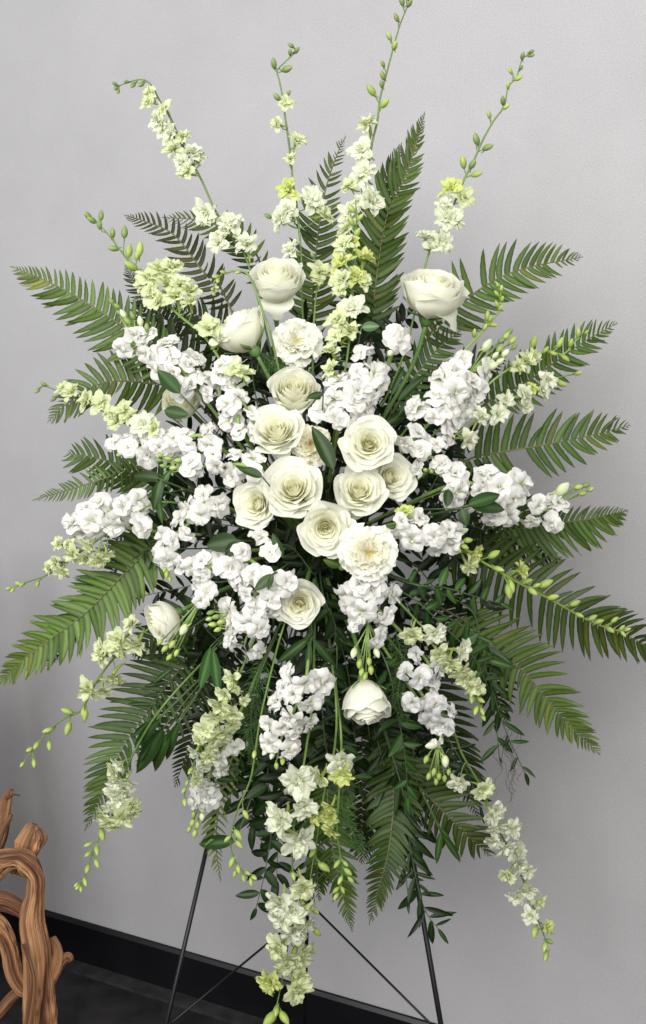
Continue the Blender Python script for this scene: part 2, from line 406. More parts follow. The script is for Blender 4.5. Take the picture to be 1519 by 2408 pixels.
# stock floret: three whorls of broad ruffled petals in one head
def floret_mesh(seed, wh, ctr):
    r = random.Random(seed); g = Geo(); full = seed % 3
    whorls = [(5+seed % 2, 86, 1.0, 0.62), (4+full, 62, 0.80, 0.62)] + ([(4, 32, 0.58, 0.60)] if full else [(2, 25, 0.35, 0.5)])
    for wi, (n, th0, L0, wd_) in enumerate(whorls):
        for k in range(n):
            ph = 2*math.pi*k/n + r.uniform(-.45, .45)+wi*0.7; th = math.radians(th0+r.uniform(-22, 18)); L = L0*r.uniform(.75, 1.12)
            p1, p2 = r.uniform(0, 6), r.uniform(0, 6); ru = r.uniform(.06, .17); nk = r.uniform(0.0, 0.16); cup = r.uniform(-.05, .22)
            M = Matrix.Rotation(ph, 4, 'Z') @ Matrix.Rotation(th-math.pi/2, 4, 'Y') @ Matrix.Rotation(r.uniform(-.6, .6), 4, 'X')
            def fn(u, v, L=L, wd_=wd_, p1=p1, p2=p2, ru=ru, nk=nk, cup=cup):
                w = wd_*L0*(0.10+0.90*math.sin(min(1, v*1.1)*math.pi*0.60)**1.5)
                x = L*(v*(1-0.22*abs(u)**2.5) - nk*sm(.7, 1, v)*(1-abs(u))**2 + 0.03*math.sin(u*8+p2)*v**3)
                return Vector((x, u*w*0.95, ru*L*v*math.sin(u*3.6+p1)+0.22*ru*v*v*math.sin(u*8+p2)+cup*L*math.sin(v*2.8)-0.12*L*sm(.6, 1, v)))
            def cf(u, v): return mixc(ctr, wh, sm(0.08, 0.42, v))
            g.grid(fn, cf, 7, 5, M)
    return g.build('floret', M_PETAL)
SW = (0.83, 0.82, 0.785)
FLOR = [floret_mesh(s, SW, (0.50, 0.60, 0.26)) for s in range(12)]
FLORC = [floret_mesh(s+20, (0.78, 0.76, 0.68), (0.55, 0.52, 0.25)) for s in range(3)]
# larkspur flower
def lark_mesh(seed, wh, ctr, tip, spur=True):
    r = random.Random(seed); g = Geo()
    for wi, (n, th0, L0, wd_) in enumerate(((6, 82, 1.0, 0.36), (8, 60, 0.88, 0.27), (6, 38, 0.66, 0.24), (4, 15, 0.42, 0.2))):
        for k in range(n):
            ph = 2*math.pi*k/n + r.uniform(-.25, .25)+wi*0.6; th = math.radians(th0+r.uniform(-22, 20)); L = L0*r.uniform(.75, 1.15)
            p1 = r.uniform(0, 6); ru = r.uniform(.05, .13)
            M = Matrix.Rotation(ph, 4, 'Z') @ Matrix.Rotation(th-math.pi/2, 4, 'Y') @ Matrix.Rotation(r.uniform(-.4, .4), 4, 'X')
            def fn(u, v, L=L, wd_=wd_, p1=p1, ru=ru):
                w = wd_*(0.10+0.90*math.sin(min(1, v*1.0)*math.pi*0.80)**1.0)
                return Vector((L*v*(1+0.10*(1-abs(u))*v-0.10*abs(u)), u*w, ru*math.sin(u*4+p1)*v+0.16*math.sin(v*2.5)+0.05*abs(u)))
            def cf(u, v): return mixc(mixc(ctr, wh, sm(0.05, 0.55, v)), tip, 0.55*sm(.8, 1, v)*(1-abs(u)))
            g.grid(fn, cf, 4, 4, M)
    if spur:
        P = [Vector((0, 0, -0.05)), Vector((0.1, 0, -0.45)), Vector((0.28, 0, -0.8)), Vector((0.5, 0, -1.05))]
        g.tube(cr(P, 3), [0.16-0.013*j for j in range(10)], 6, mixc(ctr, (0.35, 0.45, 0.12), .5))
    return g.build('flower', M_PETAL)
LW = [lark_mesh(s, (0.82, 0.84, 0.69), (0.55, 0.60, 0.20), (0.50, 0.62, 0.28)) for s in range(5)]
LY = [lark_mesh(s+10, (0.76, 0.80, 0.52), (0.42, 0.50, 0.12), (0.40, 0.52, 0.16)) for s in range(5)]
LG = [lark_mesh(s+30, (0.70, 0.75, 0.30), (0.42, 0.50, 0.08), (0.42, 0.52, 0.10)) for s in range(3)]
def bud_mesh(seed, c1, c2):
    r = random.Random(seed); g = Geo()
    g.lathe([(0.10, -1.0), (0.30, -0.8), (0.46, -0.4), (0.50, 0.0), (0.42, 0.4), (0.25, 0.75), (0.08, 1.0)], 9, Matrix.Identity(4),
            lambda t, a: mixc(mixc(c1, c2, t), c1, 0.6*(math.sin(a*2.5+seed) > 0.6)))
    g.tube([Vector((0.15, 0, -0.6)), Vector((0.34, 0, -1.0)), Vector((0.5, 0, -1.45))], [0.16, 0.10, 0.04], 5, c1)
    return g.build('bud', M_BUD)
BUDY = [bud_mesh(1, (0.24, 0.34, 0.06), (0.46, 0.54, 0.18)), bud_mesh(2, (0.22, 0.32, 0.06), (0.44, 0.52, 0.15))]
BUDG = [bud_mesh(3, (0.13, 0.21, 0.05), (0.24, 0.32, 0.10)), bud_mesh(4, (0.12, 0.20, 0.05), (0.28, 0.34, 0.12))]
BUDW = [bud_mesh(5, (0.40, 0.48, 0.18), (0.78, 0.80, 0.68))]

def closest(pts, p):
    b, bd = 0, 1e9
    for i, q in enumerate(pts):
        d = (q-p).length
        if d < bd: b, bd = i, d
    return b

def larkspur(label, path, flowers, buds, off=0.0, kind='w', budk='y', rstem=2.6, stemcol=(0.12, 0.20, 0.045), extradepth=None, group=None, tocen=True, fsize=1.0):
    """path: tip first, base last, in survey coordinates"""
    def dd(x, y): return (extradepth if extradepth else dome(x, y, off))
    P3 = [at(x, y, dd(x, y)) for x, y in path]
    if tocen: P3.append(P3[-1].lerp(CEN, 0.55)+Vector((0, 0.03, 0))); P3.append(CEN)
    S = cr(P3, 8); M_ = len(S)
    t = thing('larkspur_stem', label, 'larkspur', P3[0], group)
    ex = []; pend = []
    lib = {'w': LW, 'y': LY, 'g': LG}
    for f in flowers:
        x, y = f[0], f[1]; sz = (f[2] if len(f) > 2 else 26)*1.30*fsize; k = f[3] if len(f) > 3 else kind
        d = dd(x, y)-0.018; p = at(x, y, d); i = closest(S, p); q = S[min(M_-1, i+1)]
        rad = (p-q); out = rad - FW*rad.dot(FW); s = sz*d/F
        on = (out.normalized() if out.length > 1e-4 else RT)*min(1.0, out.length/(s*1.5)+0.1)
        tipd = (S[max(0, i-4)]-S[min(M_-1, i+4)]).normalized()
        n = (on*0.9 + NV*0.8 + tipd*0.15 + Vector((U(-.3, .3), U(-.3, .3), U(-.3, .3)))).normalized()
        M = TR(p, basis(n, RT, U(0, 6.28)), s)
        pend.append(('flower', rnd.choice(lib[k]), M))
        e = p-n*s*0.35
        ex.append(([q, q.lerp(e, .5)+n*0.001-tipd*0.003, e], 0.0009))
    for f in buds:
        x, y = f[0], f[1]; sz = f[2] if len(f) > 2 else 12; bk = f[3] if len(f) > 3 else budk
        d = dd(x, y)-0.006; p = at(x, y, d); i = closest(S, p); q = S[min(M_-1, i+3)]
        tipd = (S[max(0, i-4)]-S[min(M_-1, i+4)]).normalized(); out = (p-q); out = out-tipd*out.dot(tipd)
        ax = (tipd*0.8+(out.normalized() if out.length > 1e-5 else RT)*1.0+NV*U(-.1, .4)+Vector((U(-.2, .2), 0, U(-.2, .2)))).normalized(); s = sz*d/F
        pend.append(('bud', rnd.choice({'y': BUDY, 'g': BUDG, 'w': BUDW}[bk]), TR(p, basis(ax, RT, U(0, 6.28)), s*1.08, s*1.08, s*1.05)))
        e = p-ax*s*0.9
        ex.append(([q, q.lerp(e, .55)-ax*0.002, e], 0.0010))
    g_ = Geo(); g_.tube(S, [0.0008+(rstem*2.0/F-0.0008)*min(1, j/(M_*0.5)) for j in range(M_)], 7, stemcol)
    for q, rr in ex: g_.tube(cr(q, 4), rr, 5, stemcol)
    part('stem', g_.build('stem', M_STEM), t)
    for nm, me, M in pend: part(nm, me, t, M)
    return t

def stock(label, path, hw, buds=(), off=0.0, size=27, lib=None, tintc=(1, 1, 1), budk='y', tocen=True, group=None, dens=1.0, ends=1.0):
    P3 = [at(x, y, dome(x, y, off)) for x, y in path]
    full = list(P3)
    if tocen: full += [P3[-1].lerp(CEN, 0.5)+Vector((0, 0.02, 0)), CEN]
    t = thing('stock_stem', label, 'stock flower', P3[-1], group)
    P2 = [Vector((x, y, 0)) for x, y in path]; S2, L = resample(cr(P2, 8), max(3, int(len(path)*8)))
    lib = lib or FLOR
    size *= 1.03; hw *= 0.84; step = size*1.20/dens
    rows = max(1, int(round(L/step)))
    for i in range(rows+1):
        u = i/max(1, rows); idx = min(len(S2)-1, int(u*(len(S2)-1))); c = S2[idx]
        tg = (S2[max(0, idx-1)]-S2[min(len(S2)-1, idx+1)]).normalized(); nn = Vector((-tg.y, tg.x, 0))
        h = hw*(ends+(1-ends)*math.sin(math.pi*(0.15+0.7*u)))*(0.75+0.25*min(1, u*3)) - size*0.55
        cols = max(1, int(round(2*h/step))+1)
        for j in range(cols):
            w = (-1+2*(j+0.5*(i % 2)*0.8)/max(1, cols-1)) if cols > 1 else U(-.5, .5)
            w = max(-1.05, min(1.05, w+U(-.15, .15)))
            q = c+nn*(w*h)+tg*U(-.25, .25)*step
            bulge = math.sqrt(max(0, 1-w*w*0.9))*hw*0.75
            d = dome(q.x, q.y, off); d -= bulge*d/F + U(-.006, .010)
            p = at(q.x, q.y, d); s = size*U(.72, 1.12)*d/F
            od = RT*nn.x-UP*nn.y; td = RT*tg.x-UP*tg.y
            n = (od*w*0.95+NV*0.85+td*0.3+Vector((U(-.6, .6), U(-.2, .2), U(-.6, .6)))).normalized()
            part('floret', rnd.choice(lib), t, TR(p, basis(n, RT, U(0, 6.28)), s), (*tintc, 1))
    ex = []; S = cr(full, 8)
    for f in buds:
        x, y = f[0], f[1]; sz = f[2] if len(f) > 2 else 10; bk = f[3] if len(f) > 3 else budk
        d = dome(x, y, off-0.012); p = at(x, y, d); q = S[min(len(S)-1, closest(S, p)+2)]; s = sz*d/F
        tipd = (S[0]-S[4]).normalized()
        ax = ((p-q).normalized()+NV*0.3+tipd*0.3+Vector((U(-.3, .3), 0, U(-.3, .3)))).normalized()
        part('bud', rnd.choice({'y': BUDY, 'g': BUDG, 'w': BUDW}[bk]), t, TR(p, basis(ax, RT, U(0, 6)), s*1.1, s*1.1, s*.9))
        ex.append(([q, p-ax*s*0.8], 0.0012))
    g_ = Geo(); g_.tube(S, [0.0016+0.0012*min(1, j/12) for j in range(len(S))], 7, (0.20, 0.30, 0.08))
    for q, rr in ex: g_.tube(q, rr, 5, (0.2, 0.3, 0.08))
    part('stem', g_.build('stem', M_STEM), t)
    return t

# ------------------------------------------------------------------ fern fronds
def pinna_mesh(seed, side):
    r = random.Random(seed); sick = r.uniform(0.10, 0.26); dr = r.uniform(-0.05, 0.20); tw = r.uniform(-.05, .05)
    vs, fs, cs = [], [], []
    n = 9
    for j in range(n+1):
        x = j/n; w = 0.080*min(1, 0.75+x*1.6)*(1-x**2.6)**0.75*(1+0.05*(1 if j % 2 else -1)*(x < .9))
        if j == n: w = 0.004
        cy = sick*(x**1.8); z = -dr*x*x
        for u in (-1, 0, 1):
            ww = w*u*(1.15 if (u > 0 and j == 0) else 1)
            vs.append(Vector((x, side*(cy+ww), z+0.028*abs(u)*(1-x)+tw*u*x)))
            c = (0.032, 0.060, 0.009)
            c = mixc(c, (0.12, 0.17, 0.05), 0.7 if u == 0 else 0.0); c = mixc(c, (0.13, 0.12, 0.04), 0.35*sm(.85, 1, x))
            cs.append(c)
    for j in range(n):
        for u in (0, 1):
            a = j*3+u; fs.append((a, a+1, a+4, a+3) if side > 0 else (a, a+3, a+4, a+1))
    return mesh('leaflet', vs, fs, cs, M_FERN)
PIN = {1: [pinna_mesh(s, 1) for s in range(5)], -1: [pinna_mesh(s, -1) for s in range(5)]}

def frond(label, path, left, right, col=(1, 1, 1), depth=(2.10, 2.14), roll=0.0, spacing=16.5, sweep=(80, 42), tipw=1.0, tailz=0.0, widthf=1.0, broken=(), curl=0.0, end=2.0, group=None):
    """path: base first, tip last; left/right: longest leaflet either side (as seen going to the tip)"""
    d0, d1 = depth; n_ = len(path)
    P3 = []
    for i, (x, y) in enumerate(path):
        q = i/(n_-1); d = d0+(d1-d0)*q+tailz*q*q - 0.03*math.sin(math.pi*q) + U(-.006, .006)
        d = min(d, wall_depth(x, y)-0.05); P3.append(at(x, y, d))
    S, L = resample(cr(P3, 10), 60)
    t = thing('fern_frond', label, 'fern', P3[0], group)
    full = [CEN.lerp(P3[0], 0.2)+Vector((0, 0.02, 0))] + P3
    FS = cr(full, 8)
    g_ = Geo(); m = len(FS); g_.tube(FS, [0.0024-0.0018*j/(m-1) for j in range(m)], 6, (0.11, 0.11, 0.035))
    part('rachis', g_.build('rachis', M_STEM), t, color=(1, 1, 1, 1))
    px = 2.1/F; Lpx = L/px; s = 2.0; twist = U(.15, .5); tph = U(0, 6)
    while s < Lpx-1:
        q = s/Lpx; idx = q*59; i = int(idx); fr = idx-i
        p = S[i].lerp(S[min(59, i+1)], fr); tg = (S[min(59, i+1)]-S[max(0, i-1)]).normalized()
        sidev = (tg.cross(NV)).normalized()   # to the right of travel
        prof = min(1, 0.80+q*0.8)*(1-q**end)**0.85
        prof = max(prof, 0.05)
        ang = math.radians(sweep[0]+(sweep[1]-sweep[0])*q**1.5)
        for side, Lm in ((1, left), (-1, right)):
            if Lm <= 0 or (side, int(s/40)) in broken: continue
            sd = -sidev*side
            Lp = Lm*prof*(U(.93, 1.05) if rnd.random() > .05 else U(.4, .8))
            if rnd.random() < .02: continue
            a = ang+U(-.10, .10)
            rl = roll*side
            sd2 = sd*math.cos(rl)+NV*math.sin(rl)
            x = (sd2*math.sin(a)+tg*math.cos(a)).normalized()
            nrm = x.cross(tg)*side
            nrm = (-nrm if nrm.dot(NV) < 0 else nrm).normalized()
            ydir = nrm.cross(x)
            if ydir.dot(tg) < 0: ydir = -ydir
            # mirrored mesh handles the curve towards the tip
            B = Matrix((x, ydir, x.cross(ydir))).transposed().to_4x4()
            wpx = 15.5*widthf*(0.40+0.60*min(1, prof*1.25))
            B = B @ Matrix.Rotation(U(-.2, .2)+twist*math.sin(q*5+tph), 4, 'X')
            sl = Lp*px; sw = wpx*px/0.160
            pp = p + tg*(0.002*side) + NV*0.0006
            br = U(.82, 1.18)
            old = 1.5 if rnd.random() < .06 else 1.0
            c2 = (col[0]*br*(1.1 if q > .7 else 1)*old, col[1]*br*(1+(old-1)*.3), col[2]*br, 1)
            part('leaflet', PIN[1][rnd.randrange(5)], t, Matrix.Translation(pp) @ B @ Matrix.Diagonal((sl, min(sw, sl*1.3), sl*0.8, 1)), c2)
        s += spacing*(0.42+0.58*min(1, prof*1.3))

# ------------------------------------------------------------------ leafy greenery
def leaf_mesh(seed, w=0.19, fold=0.06, droop=0.15):
    r = random.Random(seed); tw = r.uniform(-.1, .1); g = Geo()
    def fn(u, v):
        ww = w*(math.sin(math.pi*v**0.85)**0.75 if 0 < v < 1 else 0.0)+0.004
        return Vector((v, u*ww, fold*abs(u)*math.sin(math.pi*v)-droop*v*v+tw*u*v*0.4))
    def cf(u, v): return mixc((0.020, 0.045, 0.010), (0.07, 0.12, 0.04), 0.6*(1-min(1, abs(u)*3)))
    g.grid(fn, cf, 4, 8); return g.build('leaf', M_LEAF)
LEAF = [leaf_mesh(s, U(.16, .22), U(.03, .1), U(-.05, .3)) for s in range(6)]
NARR = [leaf_mesh(s+20, U(.09, .13), U(.03, .08), U(0, .35)) for s in range(4)]
BROAD = [leaf_mesh(s+40, U(.25, .32), U(.03, .1), U(0, .3)) for s in range(3)]

def branch(label, path, L=48, n=12, off=0.10, col=(1, 1, 1), lib=None, name='ruscus_branch', cat='greenery', group=None, spread=55, depth=None, tocen=True, start=0.0, wob=0.5, curlz=1.0, twig=(0.05, 0.09, 0.03)):
    """path: base first, tip last"""
    lib = lib or LEAF
    P3 = [at(x, y, depth if depth else dome(x, y, off)) for x, y in path]
    t = thing(name, label, cat, P3[0], group)
    S, Lw = resample(cr(P3, 8), 50)
    full = ([CEN.lerp(P3[0], 0.25)+Vector((0, .01, 0))] if tocen else []) + P3
    part('twig', stem_mesh(full, 0.0017, 0.0007, twig, 5), t)
    for i in range(n):
        q = min(.999, start+(1-start)*(i+0.6+U(-.45, .45))/n); k = min(48, int(q*49)); p = S[k]; tg = (S[min(49, k+1)]-S[max(0, k-1)]).normalized()
        side = 1 if i % 2 else -1
        sd = tg.cross(NV).normalized()*side
        a = math.radians(spread+U(-28, 28)) if i < n-1 else 0.1
        x = (tg*math.cos(a)+sd*math.sin(a)+NV*U(-wob, wob)*curlz).normalized()
        nrm = (NV+Vector((U(-.6, .6), U(-.4, .4), U(-.2, .9)))).normalized()
        nrm = (nrm-x*nrm.dot(x)).normalized(); y = nrm.cross(x)
        B = Matrix((x, y, nrm)).transposed().to_4x4()
        s = L*U(.6, 1.2)*(1-0.25*q)*2.0/F; br = U(.75, 1.25)
        part('leaf', rnd.choice(lib), t, TR(p, B, s), (col[0]*br, col[1]*br, col[2]*br, 1))
    return t
def leaf_sprig(label, leaves, off=-0.04, col=(1, 1, 1), lib=None, cat='leaf', group=None, anchor=None):
    """leaves: (x0,y0,x1,y1) base to tip of each blade"""
    lib = lib or LEAF
    x0, y0 = leaves[0][:2]; p0 = at(x0, y0, dome(x0, y0, off))
    t = thing('leaf_sprig', label, cat, p0, group)
    hub = anchor if anchor else p0.lerp(CEN, 0.35)+Vector((0, .03, 0)); g_ = Geo()
    for lf in leaves:
        a = at(lf[0], lf[1], dome(lf[0], lf[1], off)); b = at(lf[2], lf[3], dome(lf[2], lf[3], off-0.01))
        x = (b-a); s = x.length; x.normalize()
        nrm = (NV+Vector((U(-.3, .3), 0, U(0, .5)))).normalized(); nrm = (nrm-x*nrm.dot(x)).normalized(); y = nrm.cross(x)
        part('leaf', rnd.choice(lib), t, TR(a, Matrix((x, y, nrm)).transposed().to_4x4(), s), (*col, 1))
        g_.tube(cr([hub, hub.lerp(a, .6)+NV*0.004, a], 4), 0.0011, 5, (0.06, 0.1, 0.035))
    part('twig', g_.build('twig', M_STEM), t)

# =================================================================== PLACEMENT
# ---- ferns (base first, tip last)
GR = (1.0, 1.0, 1.0); DK = (0.33, 0.35, 0.32); BR = (0.75, 0.62, 0.6); LT = (1.45, 1.35, 1.15)  # DK puts the shade inside the spray into the leaflet tint
frond('tall sword fern with browning edges, standing behind the top larkspur, right of centre', [(872, 800), (882, 680), (908, 515), (946, 430), (980, 335), (999, 265)], 118, 86, (0.85, .95, .8), (2.10, 2.10), 0.15, end=1.9, sweep=(66, 36))
frond('second dark fern layered behind the left side of the tall browning fern', [(862, 800), (868, 680), (880, 540), (905, 430), (945, 335)], 88, 96, (0.6, 0.72, .55), (2.13, 2.12), 0.1, end=2.2, sweep=(62, 36))
frond('upright sword fern rising behind the top middle larkspur, the slimmer of the two top ferns', [(736, 760), (741, 620), (760, 470), (790, 370), (813, 320)], 86, 78, (0.85, 0.9, .8), (2.12, 2.12), 0.1, end=1.8)
frond('short fern with folded pointed tip behind the upper left larkspur, closest to the top', [(625, 660), (560, 560), (480, 520), (381, 511)], 62, 58, (0.9, 0.95, .85), (2.10, 2.12), 0.2, end=2.6)
frond('dark brownish fern arching up left between the two upper left larkspurs', [(540, 720), (475, 635), (409, 552), (340, 520), (292, 505)], 62, 62, (0.55, 0.45, 0.5), (2.09, 2.11), 0.1, end=2.2)
frond('light green pointed sword fern at upper left reaching the farthest left of the upper ferns', [(400, 850), (281, 762), (205, 713), (138, 675), (80, 648), (26, 626)], 100, 78, (1.15, 1.25, 1.05), (2.05, 2.06), 0.1, end=2.4)
frond('fine fern showing behind the yellowish upper left larkspur cluster', [(430, 800), (370, 730), (320, 670), (294, 624)], 50, 55, DK, (2.12, 2.12), 0.1, 11)
frond('left fern arching over behind the small pale larkspur above the flat white stock', [(440, 920), (353, 902), (270, 896), (210, 912), (150, 955), (112, 992)], 92, 88, (0.95, 1.0, .85), (2.08, 2.06), 0.1, end=2.6)
frond('left fern with blunt cut tip pointing left of the flat white stock stem', [(420, 1150), (300, 1098), (220, 1076), (158, 1066)], 78, 72, (0.8, 0.95, .85), (2.08, 2.06), 0.1, end=5)
frond('small narrow fern tip at left just above the lower left white stock', [(330, 1100), (260, 1120), (180, 1146), (77, 1176)], 46, 46, (0.95, 1.05, .85), (2.04, 2.04), 0.1, 11)
frond('bright green fern curling down to the left edge of the picture', [(400, 1260), (317, 1324), (205, 1437), (118, 1503), (51, 1554), (-4, 1608)], 92, 92, (1.15, 1.25, .95), (2.02, 2.02), 0.1, spacing=14, end=3.5, widthf=1.1)
frond('green fern with hanging leaflets layered under the bright left edge fern', [(420, 1270), (330, 1330), (240, 1420), (170, 1500), (112, 1575)], 30, 105, (0.75, 0.9, .7), (2.05, 2.03), -0.1, end=3)
frond('large lower left fern with brown rachis and long leaflets spreading left', [(470, 1500), (424, 1570), (358, 1657), (291, 1754), (245, 1860), (200, 1952)], 70, 118, (0.62, 0.75, .55), (2.08, 2.06), 0.1, end=2.4)
frond('dark fern behind the big leaves at lower left, second from the wall side', [(500, 1560), (450, 1640), (390, 1720), (320, 1800)], 60, 90, (0.5, 0.6, .5), (2.12, 2.10), 0.1, end=2.5)
frond('yellow green small fern hanging beside the left easel leg', [(575, 1640), (555, 1750), (520, 1870), (508, 1980), (519, 2072)], 42, 62, (1.2, 1.2, .9), (2.08, 2.05), 0.1, end=3)
frond('fern with sharp pointed tip hanging lowest below the centre of the spray', [(770, 1700), (770, 1880), (785, 2010), (805, 2100), (828, 2190)], 84, 76, (0.75, 0.9, .65), (2.06, 2.02), 0.1, 12, end=2.4)
frond('hanging fern tip just right of the lowest centre fern', [(905, 1700), (925, 1850), (915, 1990), (890, 2090), (868, 2172)], 78, 78, (0.55, 0.65, .5), (2.08, 2.05), 0.1, 12, end=2.6)
frond('short dark fern tip just left of the lowest centre fern', [(745, 1760), (742, 1900), (745, 2020), (750, 2118)], 66, 66, (0.5, 0.65, .5), (2.08, 2.06), 0.1, 12, end=3.2)
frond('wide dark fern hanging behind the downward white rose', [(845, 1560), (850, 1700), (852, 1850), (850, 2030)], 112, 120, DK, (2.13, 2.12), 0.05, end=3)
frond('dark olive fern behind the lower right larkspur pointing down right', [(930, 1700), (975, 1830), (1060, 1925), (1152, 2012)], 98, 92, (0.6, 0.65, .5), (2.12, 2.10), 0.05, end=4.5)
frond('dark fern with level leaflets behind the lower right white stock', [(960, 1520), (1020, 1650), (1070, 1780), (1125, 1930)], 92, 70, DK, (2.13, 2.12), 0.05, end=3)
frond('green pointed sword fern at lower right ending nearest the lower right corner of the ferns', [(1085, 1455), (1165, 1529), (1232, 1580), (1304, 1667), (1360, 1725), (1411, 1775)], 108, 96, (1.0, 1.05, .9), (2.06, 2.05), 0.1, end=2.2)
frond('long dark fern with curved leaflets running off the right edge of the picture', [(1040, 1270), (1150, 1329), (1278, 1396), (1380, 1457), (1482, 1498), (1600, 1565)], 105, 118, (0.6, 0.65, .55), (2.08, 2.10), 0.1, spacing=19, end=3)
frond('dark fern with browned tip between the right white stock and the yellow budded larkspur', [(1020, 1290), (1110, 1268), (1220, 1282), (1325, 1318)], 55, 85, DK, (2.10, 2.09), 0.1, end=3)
frond('fern lying under the right white stock with pointed tip at right', [(1120, 1260), (1252, 1238), (1370, 1222), (1430, 1210), (1478, 1200)], 50, 110, (0.9, 1.05, .9), (2.07, 2.07), 0.1, 12.5, end=3)
frond('glossy middle right fern with gap in its leaflets and farthest right tip', [(1080, 1090), (1176, 1064), (1278, 1046), (1380, 1025), (1482, 1000)], 96, 98, (0.9, 1.05, .95), (2.05, 2.06), 0.1, spacing=20, broken=((-1, 3),), end=2.8, widthf=1.1)
frond('right fern behind the green budded larkspur sprig with needle tip', [(1140, 950), (1225, 905), (1300, 855), (1370, 805), (1452, 759)], 76, 76, (0.9, 1.1, .8), (2.07, 2.08), 0.1, end=2.8)
frond('upper right sword fern beside the right hand rose, tip curling up', [(1005, 795), (1099, 703), (1176, 652), (1252, 626), (1310, 615), (1370, 604)], 96, 90, (1.0, 1.1, .9), (2.06, 2.06), 0.1, spacing=19, end=2.4)
frond('dark fern pushed in beneath the upper right rose', [(930, 960), (980, 880), (1030, 820), (1085, 775)], 66, 66, (0.7, 0.85, .7), (2.0, 2.02), 0.1, end=3)
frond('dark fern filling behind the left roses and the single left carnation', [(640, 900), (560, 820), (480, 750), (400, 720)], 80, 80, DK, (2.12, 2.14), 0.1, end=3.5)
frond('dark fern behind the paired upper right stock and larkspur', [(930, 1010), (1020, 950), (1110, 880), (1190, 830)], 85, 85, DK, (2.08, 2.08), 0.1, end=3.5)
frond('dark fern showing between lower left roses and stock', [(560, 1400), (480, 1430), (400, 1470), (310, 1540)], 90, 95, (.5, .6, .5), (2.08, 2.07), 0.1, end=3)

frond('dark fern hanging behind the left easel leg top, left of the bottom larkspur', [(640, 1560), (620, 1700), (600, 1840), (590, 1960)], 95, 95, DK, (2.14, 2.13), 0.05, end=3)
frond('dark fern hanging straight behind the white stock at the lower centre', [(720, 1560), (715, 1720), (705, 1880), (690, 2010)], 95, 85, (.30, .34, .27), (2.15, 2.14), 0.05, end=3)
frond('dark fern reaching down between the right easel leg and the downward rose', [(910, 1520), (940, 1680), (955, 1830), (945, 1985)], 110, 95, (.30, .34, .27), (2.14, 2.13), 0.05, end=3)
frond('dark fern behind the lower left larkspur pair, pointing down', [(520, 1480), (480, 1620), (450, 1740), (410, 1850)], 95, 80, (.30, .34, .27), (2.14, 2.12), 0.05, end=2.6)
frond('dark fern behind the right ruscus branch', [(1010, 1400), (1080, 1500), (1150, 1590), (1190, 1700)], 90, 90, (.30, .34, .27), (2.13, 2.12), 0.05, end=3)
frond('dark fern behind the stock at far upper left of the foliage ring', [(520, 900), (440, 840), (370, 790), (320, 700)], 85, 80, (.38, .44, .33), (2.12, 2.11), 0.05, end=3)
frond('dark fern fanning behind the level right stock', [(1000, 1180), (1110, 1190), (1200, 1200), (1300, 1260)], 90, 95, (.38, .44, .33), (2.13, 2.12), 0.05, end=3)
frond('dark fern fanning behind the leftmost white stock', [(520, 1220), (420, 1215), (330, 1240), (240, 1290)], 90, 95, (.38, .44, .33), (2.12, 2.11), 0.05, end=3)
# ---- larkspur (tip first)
larkspur('pale larkspur with drooping bud tip at upper left, tallest of the left stems',
    [(270, 208), (292, 197), (330, 187), (355, 199), (375, 235), (405, 285), (430, 345), (470, 415), (505, 492), (545, 560), (590, 640)],
    [(355, 220, 19, 'y'), (352, 240, 20, 'y'), (388, 258, 20, 'y'), (372, 283, 22, 'w'), (385, 300, 22, 'w'), (404, 318, 24, 'w'), (433, 325, 18, 'y'), (412, 352, 24, 'y'), (455, 362, 24, 'w'), (432, 382, 24, 'w'), (440, 405, 22, 'y'), (470, 372, 15, 'w'),
     (484, 500, 30, 'w'), (500, 515, 26, 'w'), (545, 530, 30, 'w'), (515, 572, 26, 'w'), (580, 578, 28, 'w'), (535, 545, 24)],
    [(272, 207, 9, 'g'), (278, 215, 8, 'g'), (270, 197, 8, 'g'), (297, 192, 8, 'g'), (313, 200, 10, 'g'), (332, 198, 11, 'g')], off=-0.0, fsize=.95, extradepth=1.98)
larkspur('slender larkspur with few open flowers, left of the two at top middle',
    [(688, 103), (692, 122), (668, 148), (652, 166), (657, 190), (665, 230), (670, 271), (676, 310), (682, 358), (690, 435), (698, 486), (708, 600), (712, 740)],
    [(672, 242, 17, 'y'), (655, 293, 16, 'y'), (697, 333, 21, 'y'), (685, 375, 14, 'y'), (682, 447, 26, 'g'), (732, 475, 30, 'w'), (680, 495, 28, 'w'), (757, 508, 24, 'y'), (664, 520, 26, 'w'), (690, 590, 24, 'w'), (700, 640, 18, 'w')],
    [(684, 107, 9, 'g'), (698, 118, 10, 'g'), (682, 122, 9, 'g'), (644, 149, 13, 'g'), (675, 162, 15, 'g'), (651, 228, 12, 'g'), (678, 220, 9, 'g'), (630, 508, 10, 'g')], extradepth=1.97)
larkspur('tallest larkspur running off the top edge of the picture',
    [(985, -40), (966, 0), (943, 51), (925, 112), (910, 169), (894, 230), (887, 286), (876, 332), (860, 420), (842, 500), (835, 620)],
    [(868, 298, 24, 'y'), (851, 355, 28, 'w'), (855, 410, 29, 'w'), (868, 474, 31, 'w'), (826, 508, 27, 'w'), (822, 440, 20, 'y'), (815, 545, 22, 'y'), (846, 480, 20, 'w')],
    [(945, 2, 12, 'g'), (963, 8, 11, 'g'), (958, -12, 12, 'g'), (932, 41, 11, 'g'), (915, 85, 11, 'y'), (928, 107, 13, 'y'), (900, 150, 9, 'g'), (900, 177, 12, 'g'), (897, 197, 10, 'g'), (873, 212, 16, 'y'), (904, 243, 15, 'y')], extradepth=1.96)
